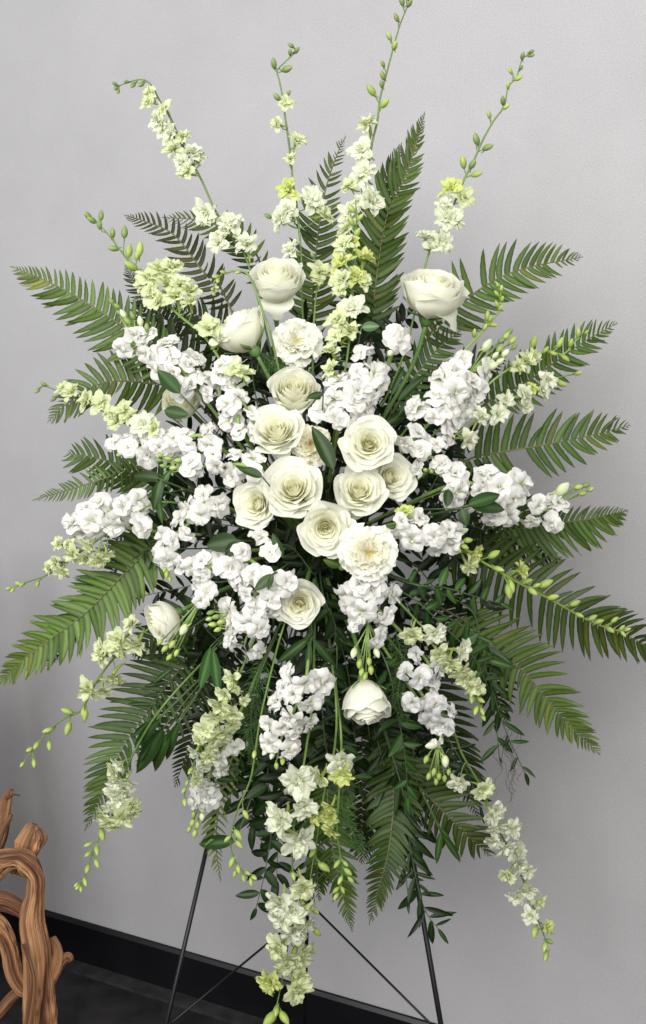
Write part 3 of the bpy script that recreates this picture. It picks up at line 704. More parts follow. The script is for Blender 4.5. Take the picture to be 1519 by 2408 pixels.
larkspur('yellow green larkspur standing in the middle above the roses, in front of the tall fern',
    [(836, 470), (838, 520), (832, 600), (830, 680), (825, 760), (815, 850), (800, 930)],
    [(808, 580, 25, 'y'), (856, 612, 27, 'g'), (806, 620, 25, 'g'), (836, 655, 26, 'g'), (805, 662, 27, 'y'), (852, 662, 22, 'y'), (800, 685, 18, 'y'), (832, 728, 31, 'w'), (795, 755, 26, 'y'), (822, 782, 24, 'y'), (783, 830, 24, 'y'), (790, 795, 22, 'y'), (780, 872, 22, 'y'), (830, 570, 18, 'g')],
    [(826, 490, 12, 'y'), (826, 520, 13, 'y'), (840, 547, 13, 'y'), (848, 510, 10, 'y')], off=-0.02)
larkspur('larkspur with widely spaced buds leaning right at the upper right',
    [(1252, 122), (1228, 140), (1215, 180), (1195, 205), (1185, 250), (1160, 285), (1135, 330), (1115, 375), (1090, 425), (1065, 485), (1040, 535), (1010, 590), (985, 690), (940, 860)],
    [(1062, 445, 24, 'g'), (1088, 467, 25, 'y'), (1045, 488, 21, 'w'), (1052, 515, 31, 'w'), (1070, 520, 20, 'w'), (1000, 563, 24, 'w'), (1035, 573, 28, 'w'), (1018, 580, 22, 'w')],
    [(1250, 121, 8, 'g'), (1250, 130, 8, 'g'), (1229, 131, 10, 'g'), (1225, 159, 8, 'g'), (1200, 166, 9, 'y'), (1218, 183, 12, 'y'), (1195, 200, 9, 'y'), (1182, 236, 11, 'g'), (1190, 251, 9, 'y'), (1150, 270, 10, 'y'), (1120, 327, 15, 'g'), (1147, 346, 14, 'g'), (1089, 381, 15, 'y'), (1111, 386, 14, 'g'), (1121, 409, 14, 'y')], extradepth=1.97)
larkspur('thick larkspur with dense yellowish cluster and dark green buds, crossing the brownish upper left fern',
    [(205, 508), (245, 540), (290, 598), (325, 640), (370, 690), (420, 740), (480, 790), (520, 850), (545, 890), (600, 1000)],
    [(352, 655, 26, 'y'), (380, 638, 26, 'y'), (405, 632, 24, 'y'), (358, 690, 26, 'y'), (392, 672, 28, 'y'), (425, 672, 26, 'y'), (445, 690, 25, 'y'), (415, 700, 25, 'y'), (448, 716, 20, 'y'), (335, 668, 18, 'y'), (375, 712, 22, 'y'), (495, 778, 31, 'y'), (515, 800, 24, 'w'), (552, 868, 25, 'y'), (575, 882, 22, 'y')],
    [(207, 507, 13, 'g'), (216, 517, 13, 'g'), (238, 506, 12, 'g'), (234, 527, 12, 'g'), (265, 547, 12, 'g'), (293, 545, 15, 'g'), (267, 584, 13, 'g'), (304, 590, 16, 'y'), (328, 586, 18, 'y'), (308, 625, 18, 'y'), (322, 600, 12, 'y')], off=-0.03, rstem=3.2)
larkspur('short pale larkspur pointing left above the flat left stock, with tiny bud tip',
    [(86, 915), (105, 908), (135, 918), (175, 930), (225, 955), (275, 985), (320, 1005), (380, 1020), (470, 1060)],
    [(172, 925, 22, 'y'), (208, 945, 24, 'y'), (240, 952, 26, 'y'), (262, 975, 20, 'y'), (290, 968, 24, 'y'), (278, 990, 24, 'y'), (340, 998, 28, 'w'), (310, 985, 20, 'y'), (366, 1010, 20, 'y'), (150, 915, 16, 'y')],
    [(88, 918, 9, 'g'), (103, 903, 9, 'g'), (126, 938, 9, 'g'), (138, 912, 9, 'y')], off=-0.01)
larkspur('yellow green larkspur just under the leftmost white stock, its tip near the left edge',
    [(20, 1387), (60, 1370), (110, 1352), (150, 1325), (200, 1290), (250, 1255), (310, 1215), (400, 1180)],
    [(135, 1322, 19, 'y'), (120, 1335, 17, 'y'), (148, 1340, 19, 'y'), (175, 1300, 22, 'y'), (165, 1282, 17, 'y'), (200, 1308, 20, 'y'), (232, 1312, 22, 'y'), (250, 1300, 18, 'y'), (140, 1280, 16, 'y'), (215, 1280, 22, 'y')],
    [(22, 1383, 9), (30, 1387, 8), (44, 1372, 9), (52, 1374, 8), (88, 1374, 9), (108, 1340, 10)], off=0.0)
larkspur('larkspur arching down to the left edge with scattered yellow green buds, ending above the driftwood',
    [(52, 1797), (75, 1765), (110, 1722), (150, 1690), (190, 1670), (212, 1630), (235, 1590), (270, 1545), (320, 1500), (400, 1450)],
    [(211, 1617, 27, 'y'), (240, 1620, 20, 'y'), (266, 1586, 26, 'y'), (245, 1540, 24, 'y'), (240, 1525, 20, 'y'), (283, 1505, 28, 'y'), (325, 1512, 26, 'y'), (312, 1466, 20, 'y'), (292, 1525, 20, 'y'), (262, 1520, 20, 'y')],
    [(53, 1797, 9), (80, 1794, 11), (86, 1752, 12), (70, 1762, 10), (116, 1753, 11), (113, 1717, 13), (158, 1672, 15), (200, 1682, 15), (160, 1713, 16), (196, 1672, 12)], off=0.02)
larkspur('larkspur hanging at lower left with one round flower cluster and a bud chain below',
    [(183, 2088), (200, 2055), (212, 2022), (228, 1985), (240, 1950), (262, 1900), (285, 1840), (320, 1760), (400, 1640)],
    [(243, 1915, 22, 'y'), (262, 1930, 24, 'y'), (288, 1918, 26, 'y'), (305, 1890, 24, 'y'), (280, 1880, 24, 'w'), (276, 1835, 22, 'w'), (262, 1895, 18, 'w'), (290, 1858, 22, 'w'), (272, 1810, 20, 'y'), (298, 1830, 22, 'w'), (285, 1795, 18, 'w'), (310, 1905, 20, 'y'), (268, 1862, 20, 'w')],
    [(183, 2085, 9), (190, 2090, 8), (180, 2080, 8), (200, 2073, 11), (206, 2042, 12), (228, 2030, 11), (207, 2008, 10), (228, 1999, 13), (207, 1986, 10), (240, 1962, 15)], off=0.03)
larkspur('greenish white larkspur drooping over the lower left stock, inner of the lower left stems',
    [(432, 1895), (436, 1860), (450, 1810), (470, 1760), (500, 1700), (535, 1640), (570, 1570), (610, 1480)],
    [(548, 1592, 21, 'y'), (520, 1655, 24, 'y'), (545, 1672, 25, 'y'), (510, 1680, 22, 'y'), (572, 1643, 14, 'y'), (482, 1712, 25, 'y'), (516, 1722, 28, 'y'), (545, 1700, 20, 'y'), (470, 1735, 18, 'y'), (500, 1745, 20, 'y'), (462, 1765, 18, 'w'), (492, 1775, 20, 'y'), (475, 1800, 17, 'w'), (460, 1830, 16, 'y'), (530, 1630, 20, 'y'), (555, 1615, 16, 'y')],
    [(456, 1775, 12), (448, 1812, 10), (463, 1820, 9), (433, 1858, 9), (434, 1886, 10), (440, 1840, 8), (482, 1786, 12)], off=-0.03)
larkspur('bare bright green larkspur tip hanging by the left easel leg, hooked row of buds',
    [(600, 2064), (575, 2050), (553, 2025), (543, 1990), (545, 1955), (560, 1900), (588, 1835), (600, 1770), (612, 1690), (640, 1570), (668, 1470)],
    [], [(597, 2062, 11), (590, 2073, 10), (582, 2052, 10), (573, 2065, 10), (560, 2042, 11), (552, 2055, 10), (545, 2027, 13), (562, 1985, 12), (560, 1962, 14), (535, 1972, 10), (578, 1915, 12), (598, 1773, 11)], off=-0.03, stemcol=(0.13, 0.21, 0.05), rstem=2.2)
larkspur('longest hanging larkspur, in front of the rear easel leg, reaching the bottom edge',
    [(648, 2400), (650, 2370), (664, 2300), (680, 2200), (690, 2100), (686, 2000), (692, 1930), (705, 1850), (720, 1760), (735, 1640)],
    [(702, 1832, 34, 'w'), (667, 1922, 32, 'w'), (699, 1968, 34, 'w'), (715, 1895, 24, 'w'), (712, 2082, 24, 'y'), (661, 2118, 28, 'w'), (688, 2135, 28, 'w'), (715, 2128, 22, 'y'), (665, 2155, 24, 'w'), (692, 2178, 30, 'w'), (720, 2165, 18, 'w'), (660, 2225, 27, 'y'), (690, 2245, 30, 'y'), (712, 2232, 20, 'y'), (676, 2262, 22, 'y'), (640, 2305, 26, 'g'), (695, 2322, 27, 'y'), (705, 2290, 18, 'y')],
    [(635, 2395, 22, 'y'), (668, 2392, 18, 'y'), (650, 2378, 12, 'y'), (740, 2140, 13), (745, 2190, 13), (730, 2232, 13), (690, 2060, 10)], off=-0.03, stemcol=(0.13, 0.21, 0.05), fsize=1.18)
larkspur('thin yellow green budded larkspur tip left of the pair hanging under the small centre flowers',
    [(722, 2110), (732, 2050), (742, 1990), (752, 1930), (765, 1850), (785, 1770), (790, 1650)],
    [(742, 1910, 24, 'g'), (755, 1825, 26, 'y'), (800, 1785, 30, 'w')],
    [(762, 2038, 17), (735, 2005, 12), (740, 1935, 12)], off=-0.01, stemcol=(0.13, 0.21, 0.05))
larkspur('yellow green budded larkspur tip right of the pair hanging under the small centre flowers',
    [(790, 2112), (805, 2060), (800, 2010), (792, 1950), (796, 1880), (800, 1800), (800, 1700)],
    [(803, 1818, 26, 'g'), (780, 1895, 19, 'g'), (778, 1922, 19, 'g'), (780, 1950, 19, 'g')],
    [(792, 2031, 11), (818, 2049, 12), (800, 2069, 11), (825, 2068, 10), (790, 2092, 10), (790, 2107, 10), (806, 2092, 9), (812, 2030, 9)], off=-0.02, stemcol=(0.13, 0.21, 0.05))
larkspur('long larkspur sweeping down to the lower right, ending in three buds by the wall',
    [(1284, 2258), (1284, 2215), (1268, 2170), (1252, 2125), (1232, 2075), (1210, 2020), (1180, 1965), (1155, 1910), (1125, 1840), (1085, 1770), (1040, 1670)],
    [(1080, 1836, 24, 'w'), (1135, 1852, 26, 'y'), (1155, 1905, 32, 'w'), (1200, 1945, 24, 'w'), (1165, 1938, 24, 'w'), (1162, 1972, 22, 'w'), (1182, 1988, 26, 'w'), (1212, 2000, 26, 'w'), (1238, 2045, 20, 'w'), (1194, 2055, 20, 'y'), (1238, 2085, 27, 'w'), (1215, 2105, 20, 'w'), (1262, 2118, 19, 'y'), (1248, 2150, 22, 'w'), (1284, 2178, 18, 'g'), (1218, 2030, 22, 'w')],
    [(1258, 2190, 15, 'y'), (1292, 2190, 11, 'y'), (1281, 2225, 13, 'y'), (1292, 2213, 10, 'g'), (1283, 2248, 13, 'y')], off=0.01, fsize=.95)
larkspur('yellow white larkspur hanging between the right ferns, inner right',
    [(1136, 1690), (1120, 1640), (1100, 1600), (1065, 1550), (1030, 1505), (985, 1465), (920, 1400)],
    [(968, 1488, 24, 'y'), (1018, 1488, 26, 'w'), (1081, 1528, 26, 'w'), (1030, 1532, 22, 'y'), (1056, 1556, 25, 'y'), (1078, 1576, 22, 'y'), (1096, 1590, 24, 'y'), (1104, 1612, 20, 'y'), (1122, 1615, 17, 'y'), (1040, 1545, 18, 'y')],
    [(1109, 1640, 14), (1129, 1645, 12), (1119, 1670, 12), (1133, 1672, 11), (1136, 1686, 10), (1128, 1628, 12)], off=-0.01, stemcol=(0.13, 0.21, 0.05))
larkspur('long budded larkspur lying across the right dark fern toward the right edge',
    [(1480, 1483), (1440, 1480), (1390, 1462), (1340, 1435), (1280, 1402), (1215, 1368), (1150, 1330), (1075, 1290), (960, 1260)],
    [(1098, 1325, 24, 'y'), (1110, 1300, 22, 'g'), (1222, 1340, 21, 'g')],
    [(1161, 1303, 16), (1172, 1338, 14), (1228, 1342, 18), (1196, 1390, 18), (1202, 1378, 16), (1240, 1366, 12), (1283, 1372, 18), (1252, 1390, 14), (1300, 1404, 14), (1262, 1376, 10), (1352, 1418, 14), (1362, 1446, 11), (1393, 1452, 12), (1408, 1461, 12), (1445, 1457, 11), (1434, 1480, 12), (1462, 1476, 9), (1475, 1480, 9), (1465, 1490, 9)], off=0.0, stemcol=(0.18, 0.28, 0.05), rstem=3)
larkspur('curved green larkspur tip with tight beads of buds rising by the upper right fern',
    [(1174, 665), (1178, 700), (1172, 735), (1150, 760), (1125, 790), (1094, 822), (1040, 900)],
    [], [(1170, 670, 8), (1179, 678, 9), (1168, 690, 9), (1180, 703, 9), (1168, 715, 9), (1177, 725, 9), (1146, 742, 12), (1160, 764, 10), (1140, 770, 10), (1115, 783, 11), (1152, 750, 9)], off=0.02, stemcol=(0.22, 0.34, 0.07))
larkspur('larkspur with yellow buds on the needle tipped right fern, upper of the two right sprigs',
    [(1382, 778), (1355, 800), (1325, 832), (1290, 825), (1250, 835), (1200, 865), (1130, 920)],
    [(1235, 850, 22, 'y'), (1250, 842, 20, 'y'), (1215, 862, 18, 'y')],
    [(1255, 803, 16), (1317, 805, 14), (1342, 807, 12), (1329, 842, 12), (1360, 782, 12), (1377, 782, 9), (1283, 822, 10), (1300, 830, 10)], off=0.02, stemcol=(0.22, 0.34, 0.07))
larkspur('larkspur with small starry cream flowers, lower of the two right sprigs',
    [(1362, 876), (1329, 884), (1283, 895), (1237, 920), (1186, 945), (1130, 985), (1060, 1030)],
    [(1126, 983, 23, 'w'), (1169, 974, 24, 'w'), (1186, 942, 20, 'w'), (1230, 930, 25, 'w'), (1270, 918, 22, 'w'), (1284, 895, 21, 'w'), (1232, 955, 17, 'w'), (1248, 915, 16, 'g'), (1097, 1030, 24, 'w')],
    [(1320, 902, 13), (1360, 877, 10)], off=0.0)
larkspur('single small yellowish larkspur flower on thin stem left of the yellow green larkspur',
    [(755, 620), (745, 680), (738, 760), (735, 850)], [(752, 642, 25, 'y'), (748, 660, 16, 'y')], [(735, 600, 8, 'g')], off=0.02)
larkspur('hooked green larkspur tip curling over beside the topmost left rose',
    [(505, 690), (502, 668), (515, 650), (545, 638), (580, 642), (600, 680), (620, 740), (640, 800)], [], [(503, 692, 9), (500, 680, 9), (510, 676, 9), (512, 660, 10), (508, 650, 10), (525, 640, 9), (560, 640, 8)], off=-0.05, stemcol=(0.14, 0.22, 0.06))
larkspur('small yellow larkspur flower poking out under the right pair of roses',
    [(950, 1195), (945, 1215), (925, 1240)], [(950, 1205, 19, 'g')], [(962, 1215, 8)], off=-0.02)

# ---- stock
stock('white stock at upper left with grey green bud tip, under the yellowish larkspur', [(305, 805), (360, 828), (415, 855), (455, 905)], 62, [(262, 708, 11, 'g'), (275, 720, 11, 'g'), (290, 738, 14, 'w'), (312, 742, 13, 'g'), (330, 755, 14, 'w'), (345, 770, 12, 'g'), (300, 755, 14, 'g'), (280, 735, 10, 'g')], size=34, off=-.02)
stock('white stock left of the three upper centre roses, below the side facing rose', [(537, 858), (515, 925), (560, 965), (568, 1012)], 50, size=31, off=-0.03)
stock('flat lying white stock at left pointing left, upper of the two', [(270, 1040), (330, 1052), (410, 1046), (490, 1030)], 42, [(282, 1068, 10, 'y'), (292, 1048, 8, 'y')], size=32, off=-0.02)
stock('lower of two flat lying white stocks at left, with a green bud tip', [(455, 1100), (530, 1092), (595, 1105)], 50, [(372, 1082, 10, 'g'), (384, 1095, 10, 'g'), (396, 1078, 11, 'y'), (408, 1100, 11, 'y'), (420, 1082, 12, 'y'), (392, 1112, 9, 'g'), (376, 1070, 9, 'y'), (430, 1100, 10, 'g')], size=33, off=-0.045)
stock('white stock pointing left at mid height, leftmost of all the stocks', [(185, 1240), (235, 1215), (290, 1185), (300, 1240)], 58, [(165, 1270, 10, 'y'), (155, 1285, 9, 'y')], size=33)
stock('narrow white stock slanting down beside the dark leaves, left of the leftmost open rose', [(385, 1310), (408, 1262), (450, 1225), (490, 1180)], 44, [(392, 1350, 11, 'y'), (400, 1362, 9, 'y'), (388, 1338, 10, 'y')], size=31, off=-0.02)
stock('white stock left of the lower left group, its bare green stem bent down', [(470, 1420), (490, 1360), (440, 1335), (530, 1330)], 42, [(405, 1515, 13, 'y'), (388, 1525, 12, 'y'), (398, 1545, 11, 'y'), (415, 1535, 11, 'y'), (376, 1510, 10, 'y'), (432, 1480, 17, 'w')], size=35, off=-0.05)
stock('large dense white stock left of the lone lower rose, yellow green buds on it', [(575, 1515), (590, 1460), (600, 1400), (630, 1350), (575, 1300)], 82, [(495, 1440, 11, 'g'), (508, 1450, 12, 'g'), (520, 1462, 12, 'y'), (500, 1468, 12, 'y'), (512, 1480, 11, 'y'), (530, 1445, 10, 'g'), (492, 1455, 10, 'y')], size=35, off=-0.05)
stock('white stock hanging at lower centre beneath the lone rose', [(655, 1755), (675, 1700), (700, 1650), (720, 1595)], 70, [(625, 1765, 14, 'w'), (640, 1775, 12, 'w'), (665, 1788, 12, 'y'), (650, 1800, 10, 'y'), (680, 1775, 14, 'w')], size=33, off=-0.03)
stock('upright white stock above the open right centre rose', [(875, 850), (850, 895), (815, 950), (800, 985)], 76, size=35, off=-0.02)
stock('white stock at upper right with yellow green budded tip', [(1110, 865), (1080, 905), (1045, 945), (1018, 985)], 74, [(1190, 790, 14, 'y'), (1205, 800, 13, 'y'), (1180, 800, 12, 'g'), (1175, 820, 13, 'y'), (1198, 780, 12, 'g'), (1165, 835, 12, 'w'), (1188, 830, 14, 'w'), (1145, 812, 20, 'w'), (1158, 860, 18, 'w'), (1175, 850, 14, 'w'), (1210, 815, 10, 'g')], size=35)
stock('small white stock tip of one floret and a bud beside the upper right rose', [(925, 785), (935, 800)], 30, [(918, 830, 15, 'w')], size=36, off=-.02)
stock('round white stock right of the open right centre rose', [(965, 1030), (1000, 1065), (1015, 1100)], 56, [(1040, 1115, 13, 'w'), (1015, 1108, 10, 'y'), (1000, 1105, 10, 'y')], size=32, off=-0.02)
stock('long level white stock on the right with two dark leaves across it', [(1300, 1205), (1230, 1180), (1150, 1160), (1075, 1135)], 70, [(1322, 1150, 24, 'w'), (1360, 1145, 13, 'y'), (1378, 1140, 12, 'g'), (1370, 1160, 12, 'y'), (1322, 1190, 15, 'w'), (1390, 1150, 10, 'y')], size=36, off=-0.02)
stock('white stock with pale buds just right of the frilled carnation', [(1065, 1265), (1010, 1260), (965, 1240), (935, 1230)], 54, [(1090, 1248, 13, 'w'), (1100, 1270, 13, 'y'), (1075, 1290, 14, 'y'), (1092, 1285, 12, 'y')], size=33, off=-0.03)
stock('white stock hanging directly below the frilled carnation', [(862, 1480), (875, 1440), (880, 1400), (855, 1360)], 80, [(832, 1535, 15, 'w'), (886, 1535, 14, 'w'), (845, 1560, 13, 'y'), (868, 1555, 12, 'y'), (872, 1575, 13, 'y'), (850, 1580, 12, 'y'), (858, 1590, 12, 'y')], size=35, off=-0.04)
stock('shaded white stock at lower right, left of the yellow white hanging larkspur', [(1055, 1690), (1005, 1650), (980, 1600), (1005, 1555)], 58, size=33, tintc=(.95, .95, .97), off=0.0)
stock('slim white stock hanging at lower left in front of the yellow green fern', [(478, 1875), (495, 1820), (515, 1780), (535, 1740)], 46, [(452, 1935, 11, 'y'), (465, 1940, 11, 'y'), (458, 1960, 12, 'y'), (445, 1950, 10, 'y'), (475, 1920, 12, 'w'), (455, 1915, 10, 'y')], size=32, off=0.0, tintc=(.96, .97, .95))
stock('small budded stock hanging under the shaded lower right stock', [(1025, 1745), (1030, 1720)], 22, [(1015, 1752, 18, 'w'), (1047, 1790, 17, 'w'), (1020, 1815, 12, 'y'), (1032, 1825, 11, 'y'), (1008, 1825, 11, 'y'), (1045, 1830, 11, 'y'), (1025, 1838, 10, 'y'), (1002, 1785, 12, 'y'), (1055, 1815, 10, 'y')], size=14, off=0.0)

# ---- roses
rose(650, 655, 74, 'half', (0.05, 0.75, 0.75), 'cream white rose at top left of centre, highest of the roses, one petal hanging down', 4, off=-.02, droop=((-1.45, 0.9),), elong=.95)
rose(563, 770, 80, 'half', (-0.50, 0.75, 0.22), 'side facing white rose with green sepals, second highest on the left', 1, off=-.02, elong=.85, spin=2)
rose(1018, 682, 92, 'half', (0.12, 0.78, 0.50), 'large white rose at upper right with one petal folded down right', 3, off=-.02, droop=((-0.45, 0.45),), elong=.85)
rose(692, 918, 68, 'half', (0.05, 0.45, 0.9), 'cream rose directly below the upper carnation', 1, off=-.01, spin=1, droop=((0.1, .0), (-2.9, .2)))
rose(650, 1012, 72, 'open', (-0.10, 0.50, 0.9), 'open cream rose with golden heart below left of the upper centre rose', 3, off=-.035, spin=2, droop=((-1.6, 0.3), (3.0, .2)))
rose(868, 1042, 70, 'open', (0.02, 0.12, 1.0), 'fully open golden hearted rose facing forward, right of centre', 1, off=-.06, spin=.6)
rose(690, 1148, 78, 'open', (-0.08, 0.36, 1.0), 'largest open rose in the middle of the centre cluster, narrow yellow heart', 2, off=-.055, spin=1.7, droop=((0.1, .1), (-1.0, .3)))
rose(602, 1185, 62, 'open', (-0.35, 0.05, 1.0), 'open cream rose at the left end of the centre cluster', 5, off=-.05, spin=4, droop=((-1.9, .2),))
rose(765, 1242, 70, 'open', (0.02, -0.15, 1.0), 'open yellow hearted rose at the bottom of the centre cluster', 4, off=-.06, spin=3)
rose(845, 1152, 68, 'open', (0.05, 0.40, 1.0), 'open rose below the golden hearted rose, pointed petals spread left and right', 2, off=-.03, spin=5, droop=((2.5, -.1), (-0.9, .1), (-0.4, .3)))
rose(920, 1120, 60, 'open', (0.35, 0.1, .9), 'rose tucked behind and right of the golden hearted rose, pointed petal to the right', 1, off=-.01, spin=2.6, droop=((-.3, .1),))
rose(703, 1420, 62, 'open', (-0.05, -0.12, 1.0), 'lone white rose below the cluster beside the big lower left stock', 0, off=-.05, spin=.2)
rose(378, 1462, 62, 'half', (-0.65, -0.35, 0.45), 'white rosebud lying on its side at left, behind the bent stock stem', 0, off=-.02, elong=.85)
rose(862, 1662, 68, 'half', (0.10, -0.80, 0.42), 'white rose hanging head down at lower centre right', 4, off=-.03, spin=1.0, elong=1.12, tintc=(.97, .97, .97), droop=((0.4, -.5),))
rose(425, 945, 52, 'bud', (-.2, .2, .8), 'dull cream rose half hidden behind dark leaves at left', 0, off=.03, tintc=(1, 1, .97))
carnation(697, 798, 62, (0.0, .12, 1), 'white carnation alone between the two upper left roses and the yellow green larkspur', off=-.02)
carnation(868, 1298, 76, (0.05, .1, 1), 'white frilled carnation with yellowish centre below the rose cluster', off=-.10, ycen=True)
carnation(733, 1045, 56, (0.2, -.1, 1), 'yellowish cream carnation squeezed between the open roses, beside a long dark leaf', off=-0.03, ycen=True, tintc=(.99, .97, .9))

# ---- single leaves on show
leaf_sprig('glossy dark leaf lying over the upper left white stock', [(424, 925, 370, 868)], off=-.09, col=(.9, 1, 1.1))
leaf_sprig('second glossy leaf just below the upper left white stock, pointing right', [(386, 965, 442, 975)], off=-.06)
leaf_sprig('dark rounded leaf at left of the central roses resting on the lower flat stock', [(618, 1122, 560, 1094)], off=-.1)
leaf_sprig('pair of dark leaves hanging under the middle of the flat left stock', [(375, 1125, 306, 1112), (378, 1128, 360, 1200)], off=-.08)
leaf_sprig('pale green drooping leaf under the flat left stock', [(372, 1150, 375, 1230), (400, 1105, 358, 1175)], lib=NARR, off=-.06, col=(1.6, 1.7, 1.4))
leaf_sprig('two dark green leaves below left of the leftmost open rose', [(560, 1270, 482, 1282), (560, 1272, 530, 1310)], off=-.07, lib=BROAD)
leaf_sprig('narrow dark leaf under the centre cluster, pointing up', [(665, 1310, 640, 1255)], off=-.06)
leaf_sprig('two lobed light green leaf left of the frilled carnation', [(800, 1330, 762, 1315), (795, 1335, 818, 1330)], lib=BROAD, off=-.04, col=(2.2, 2.0, 1.6))
leaf_sprig('small pair of green leaves on top of the big lower left stock', [(645, 1350, 597, 1388), (640, 1350, 632, 1385)], off=-.11, col=(1.2, 1.2, 1.0))
leaf_sprig('long dark leaf standing between the yellowish carnation and the golden hearted rose', [(785, 1105, 738, 1000)], off=-.06)
leaf_sprig('dark leaf between the upper centre rose and the upright stock', [(760, 925, 722, 935)], off=-.08)
leaf_sprig('upper of the dark leaves lying across the right white stock', [(1100, 1188, 1180, 1158)], off=-.10, col=(1, 1.1, 1))
leaf_sprig('lower of the dark leaves lying across the right white stock', [(1106, 1190, 1195, 1192)], off=-.10, col=(1, 1.1, 1))
leaf_sprig('dark leaves hanging from the left end of the right white stock', [(1055, 1150, 1052, 1190), (1085, 1195, 1098, 1235)], off=-.09, lib=BROAD)
leaf_sprig('grey shiny leaf left of the upper right stock floret', [(850, 770, 892, 765)], off=-.04, lib=BROAD, col=(2.6, 2.2, 3.6))
leaf_sprig('long narrow leaves below the upper right rose', [(935, 945, 1000, 880), (950, 975, 1030, 900), (920, 930, 950, 860), (905, 1000, 975, 950), (930, 985, 985, 915)], off=.03, lib=NARR, col=(.7, .85, .6))
leaf_sprig('grey green stock leaves behind the lone lower rose', [(725, 1500, 650, 1560), (740, 1480, 690, 1540), (735, 1500, 790, 1570), (728, 1510, 722, 1590)], off=.01, lib=NARR, col=(1.0, 1.1, 1.0))
leaf_sprig('dark narrow leaves hanging at lower left over the large fern', [(385, 1710, 318, 1820), (400, 1720, 345, 1830), (420, 1700, 378, 1800), (375, 1690, 312, 1760), (360, 1700, 330, 1790)], off=.04, lib=NARR, col=(.8, .9, .75))
leaf_sprig('two narrow drooping leaves left of the shaded lower centre, below the bent stock', [(495, 1520, 470, 1620), (500, 1525, 515, 1640)], off=-.01, lib=NARR, col=(1.4, 1.7, 1.7))
leaf_sprig('hanging pair of narrow leaves right of the right easel leg', [(1036, 1955, 1026, 2030), (1040, 1960, 1085, 2028), (1035, 1945, 1060, 1975)], off=.08, lib=NARR, col=(1.2, 1.3, 1), anchor=at(985, 1850, 2.05))
leaf_sprig('dark leaf with horizontal tip at the top of the left easel leg', [(555, 1975, 458, 1985)], off=.06, col=(.8, .9, .8), anchor=at(600, 1850, 2.05))

# ---- ruscus branches, seen between flowers
branch('ruscus branch hanging right of the golden larkspur, leaves ending in curly tendrils', [(1090, 1420), (1125, 1520), (1160, 1630), (1190, 1720), (1240, 1830)], 84, 16, .04, lib=NARR, spread=38, col=(.9, .95, .9))
branch('second thinner ruscus branch beside the tendrils, hanging further left', [(1130, 1500), (1150, 1600), (1165, 1690), (1175, 1790)], 74, 11, .06, lib=NARR, spread=34, col=(.8, .85, .8))
branch('bright green ruscus branch spreading over the right dark ferns', [(960, 1370), (1040, 1380), (1110, 1400), (1180, 1420)], 50, 14, .0, (1.1, 1.35, 1.1))
branch('ruscus branch below right of the carnation pointing down right', [(960, 1400), (1040, 1470), (1110, 1540), (1150, 1620)], 54, 16, .02, (.9, 1.1, .9))
branch('ruscus branch trailing behind the downward rose', [(900, 1540), (930, 1660), (950, 1760), (960, 1880)], 58, 18, .03, (.95, 1.2, .95))
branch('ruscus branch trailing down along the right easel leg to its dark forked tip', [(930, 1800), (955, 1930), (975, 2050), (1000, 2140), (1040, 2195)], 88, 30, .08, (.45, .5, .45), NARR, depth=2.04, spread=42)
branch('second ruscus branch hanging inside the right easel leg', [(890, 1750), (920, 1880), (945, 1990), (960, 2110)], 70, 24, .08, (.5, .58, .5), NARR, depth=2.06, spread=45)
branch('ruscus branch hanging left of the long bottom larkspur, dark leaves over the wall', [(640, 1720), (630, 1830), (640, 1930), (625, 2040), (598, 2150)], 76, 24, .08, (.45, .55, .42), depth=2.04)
branch('ruscus branch hanging between the bottom larkspur and the hooked bud tip', [(660, 1760), (665, 1860), (655, 1960), (650, 2080)], 72, 20, .08, (.42, .5, .4), depth=2.06)
branch('ruscus branch behind the lower left stock', [(600, 1600), (590, 1700), (560, 1800), (540, 1880)], 56, 14, .06, (.7, .8, .6))
branch('leafy branch behind the lower left rosebud', [(420, 1500), (400, 1590), (360, 1660), (340, 1740)], 62, 14, .08, (.8, .9, .7), NARR)
branch('leafy branch at left pointing left over the lower ferns', [(430, 1290), (350, 1290), (290, 1330), (220, 1360)], 60, 12, .08, (.75, .9, .8), NARR)
branch('ruscus branch behind the lone lower rose pointing down', [(760, 1400), (790, 1480), (770, 1560), (750, 1660)], 52, 16, .06, (.6, .7, .6))
branch('ruscus branch between the downward rose and the hanging centre stock', [(790, 1500), (790, 1620), (800, 1740), (850, 1860)], 54, 16, .07, (.7, .85, .7))
GRP = 'greenery tinted dark as shade, packed deep between the flowers'
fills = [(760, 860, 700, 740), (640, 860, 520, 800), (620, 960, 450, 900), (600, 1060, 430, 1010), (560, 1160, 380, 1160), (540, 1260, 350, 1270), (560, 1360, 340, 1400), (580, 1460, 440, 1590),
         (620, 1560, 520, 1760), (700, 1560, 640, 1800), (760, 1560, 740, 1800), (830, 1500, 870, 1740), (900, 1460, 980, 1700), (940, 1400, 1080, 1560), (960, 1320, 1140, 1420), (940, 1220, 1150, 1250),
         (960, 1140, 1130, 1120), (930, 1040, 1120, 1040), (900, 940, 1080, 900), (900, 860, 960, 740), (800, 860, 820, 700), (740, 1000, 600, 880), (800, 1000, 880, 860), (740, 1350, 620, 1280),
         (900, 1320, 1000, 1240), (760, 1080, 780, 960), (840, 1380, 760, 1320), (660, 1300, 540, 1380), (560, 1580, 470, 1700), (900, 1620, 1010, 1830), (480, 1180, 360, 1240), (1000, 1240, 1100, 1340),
         (740, 1440, 820, 1560), (660, 1640, 720, 1760), (470, 1420, 560, 1540), (980, 1500, 900, 1580)]
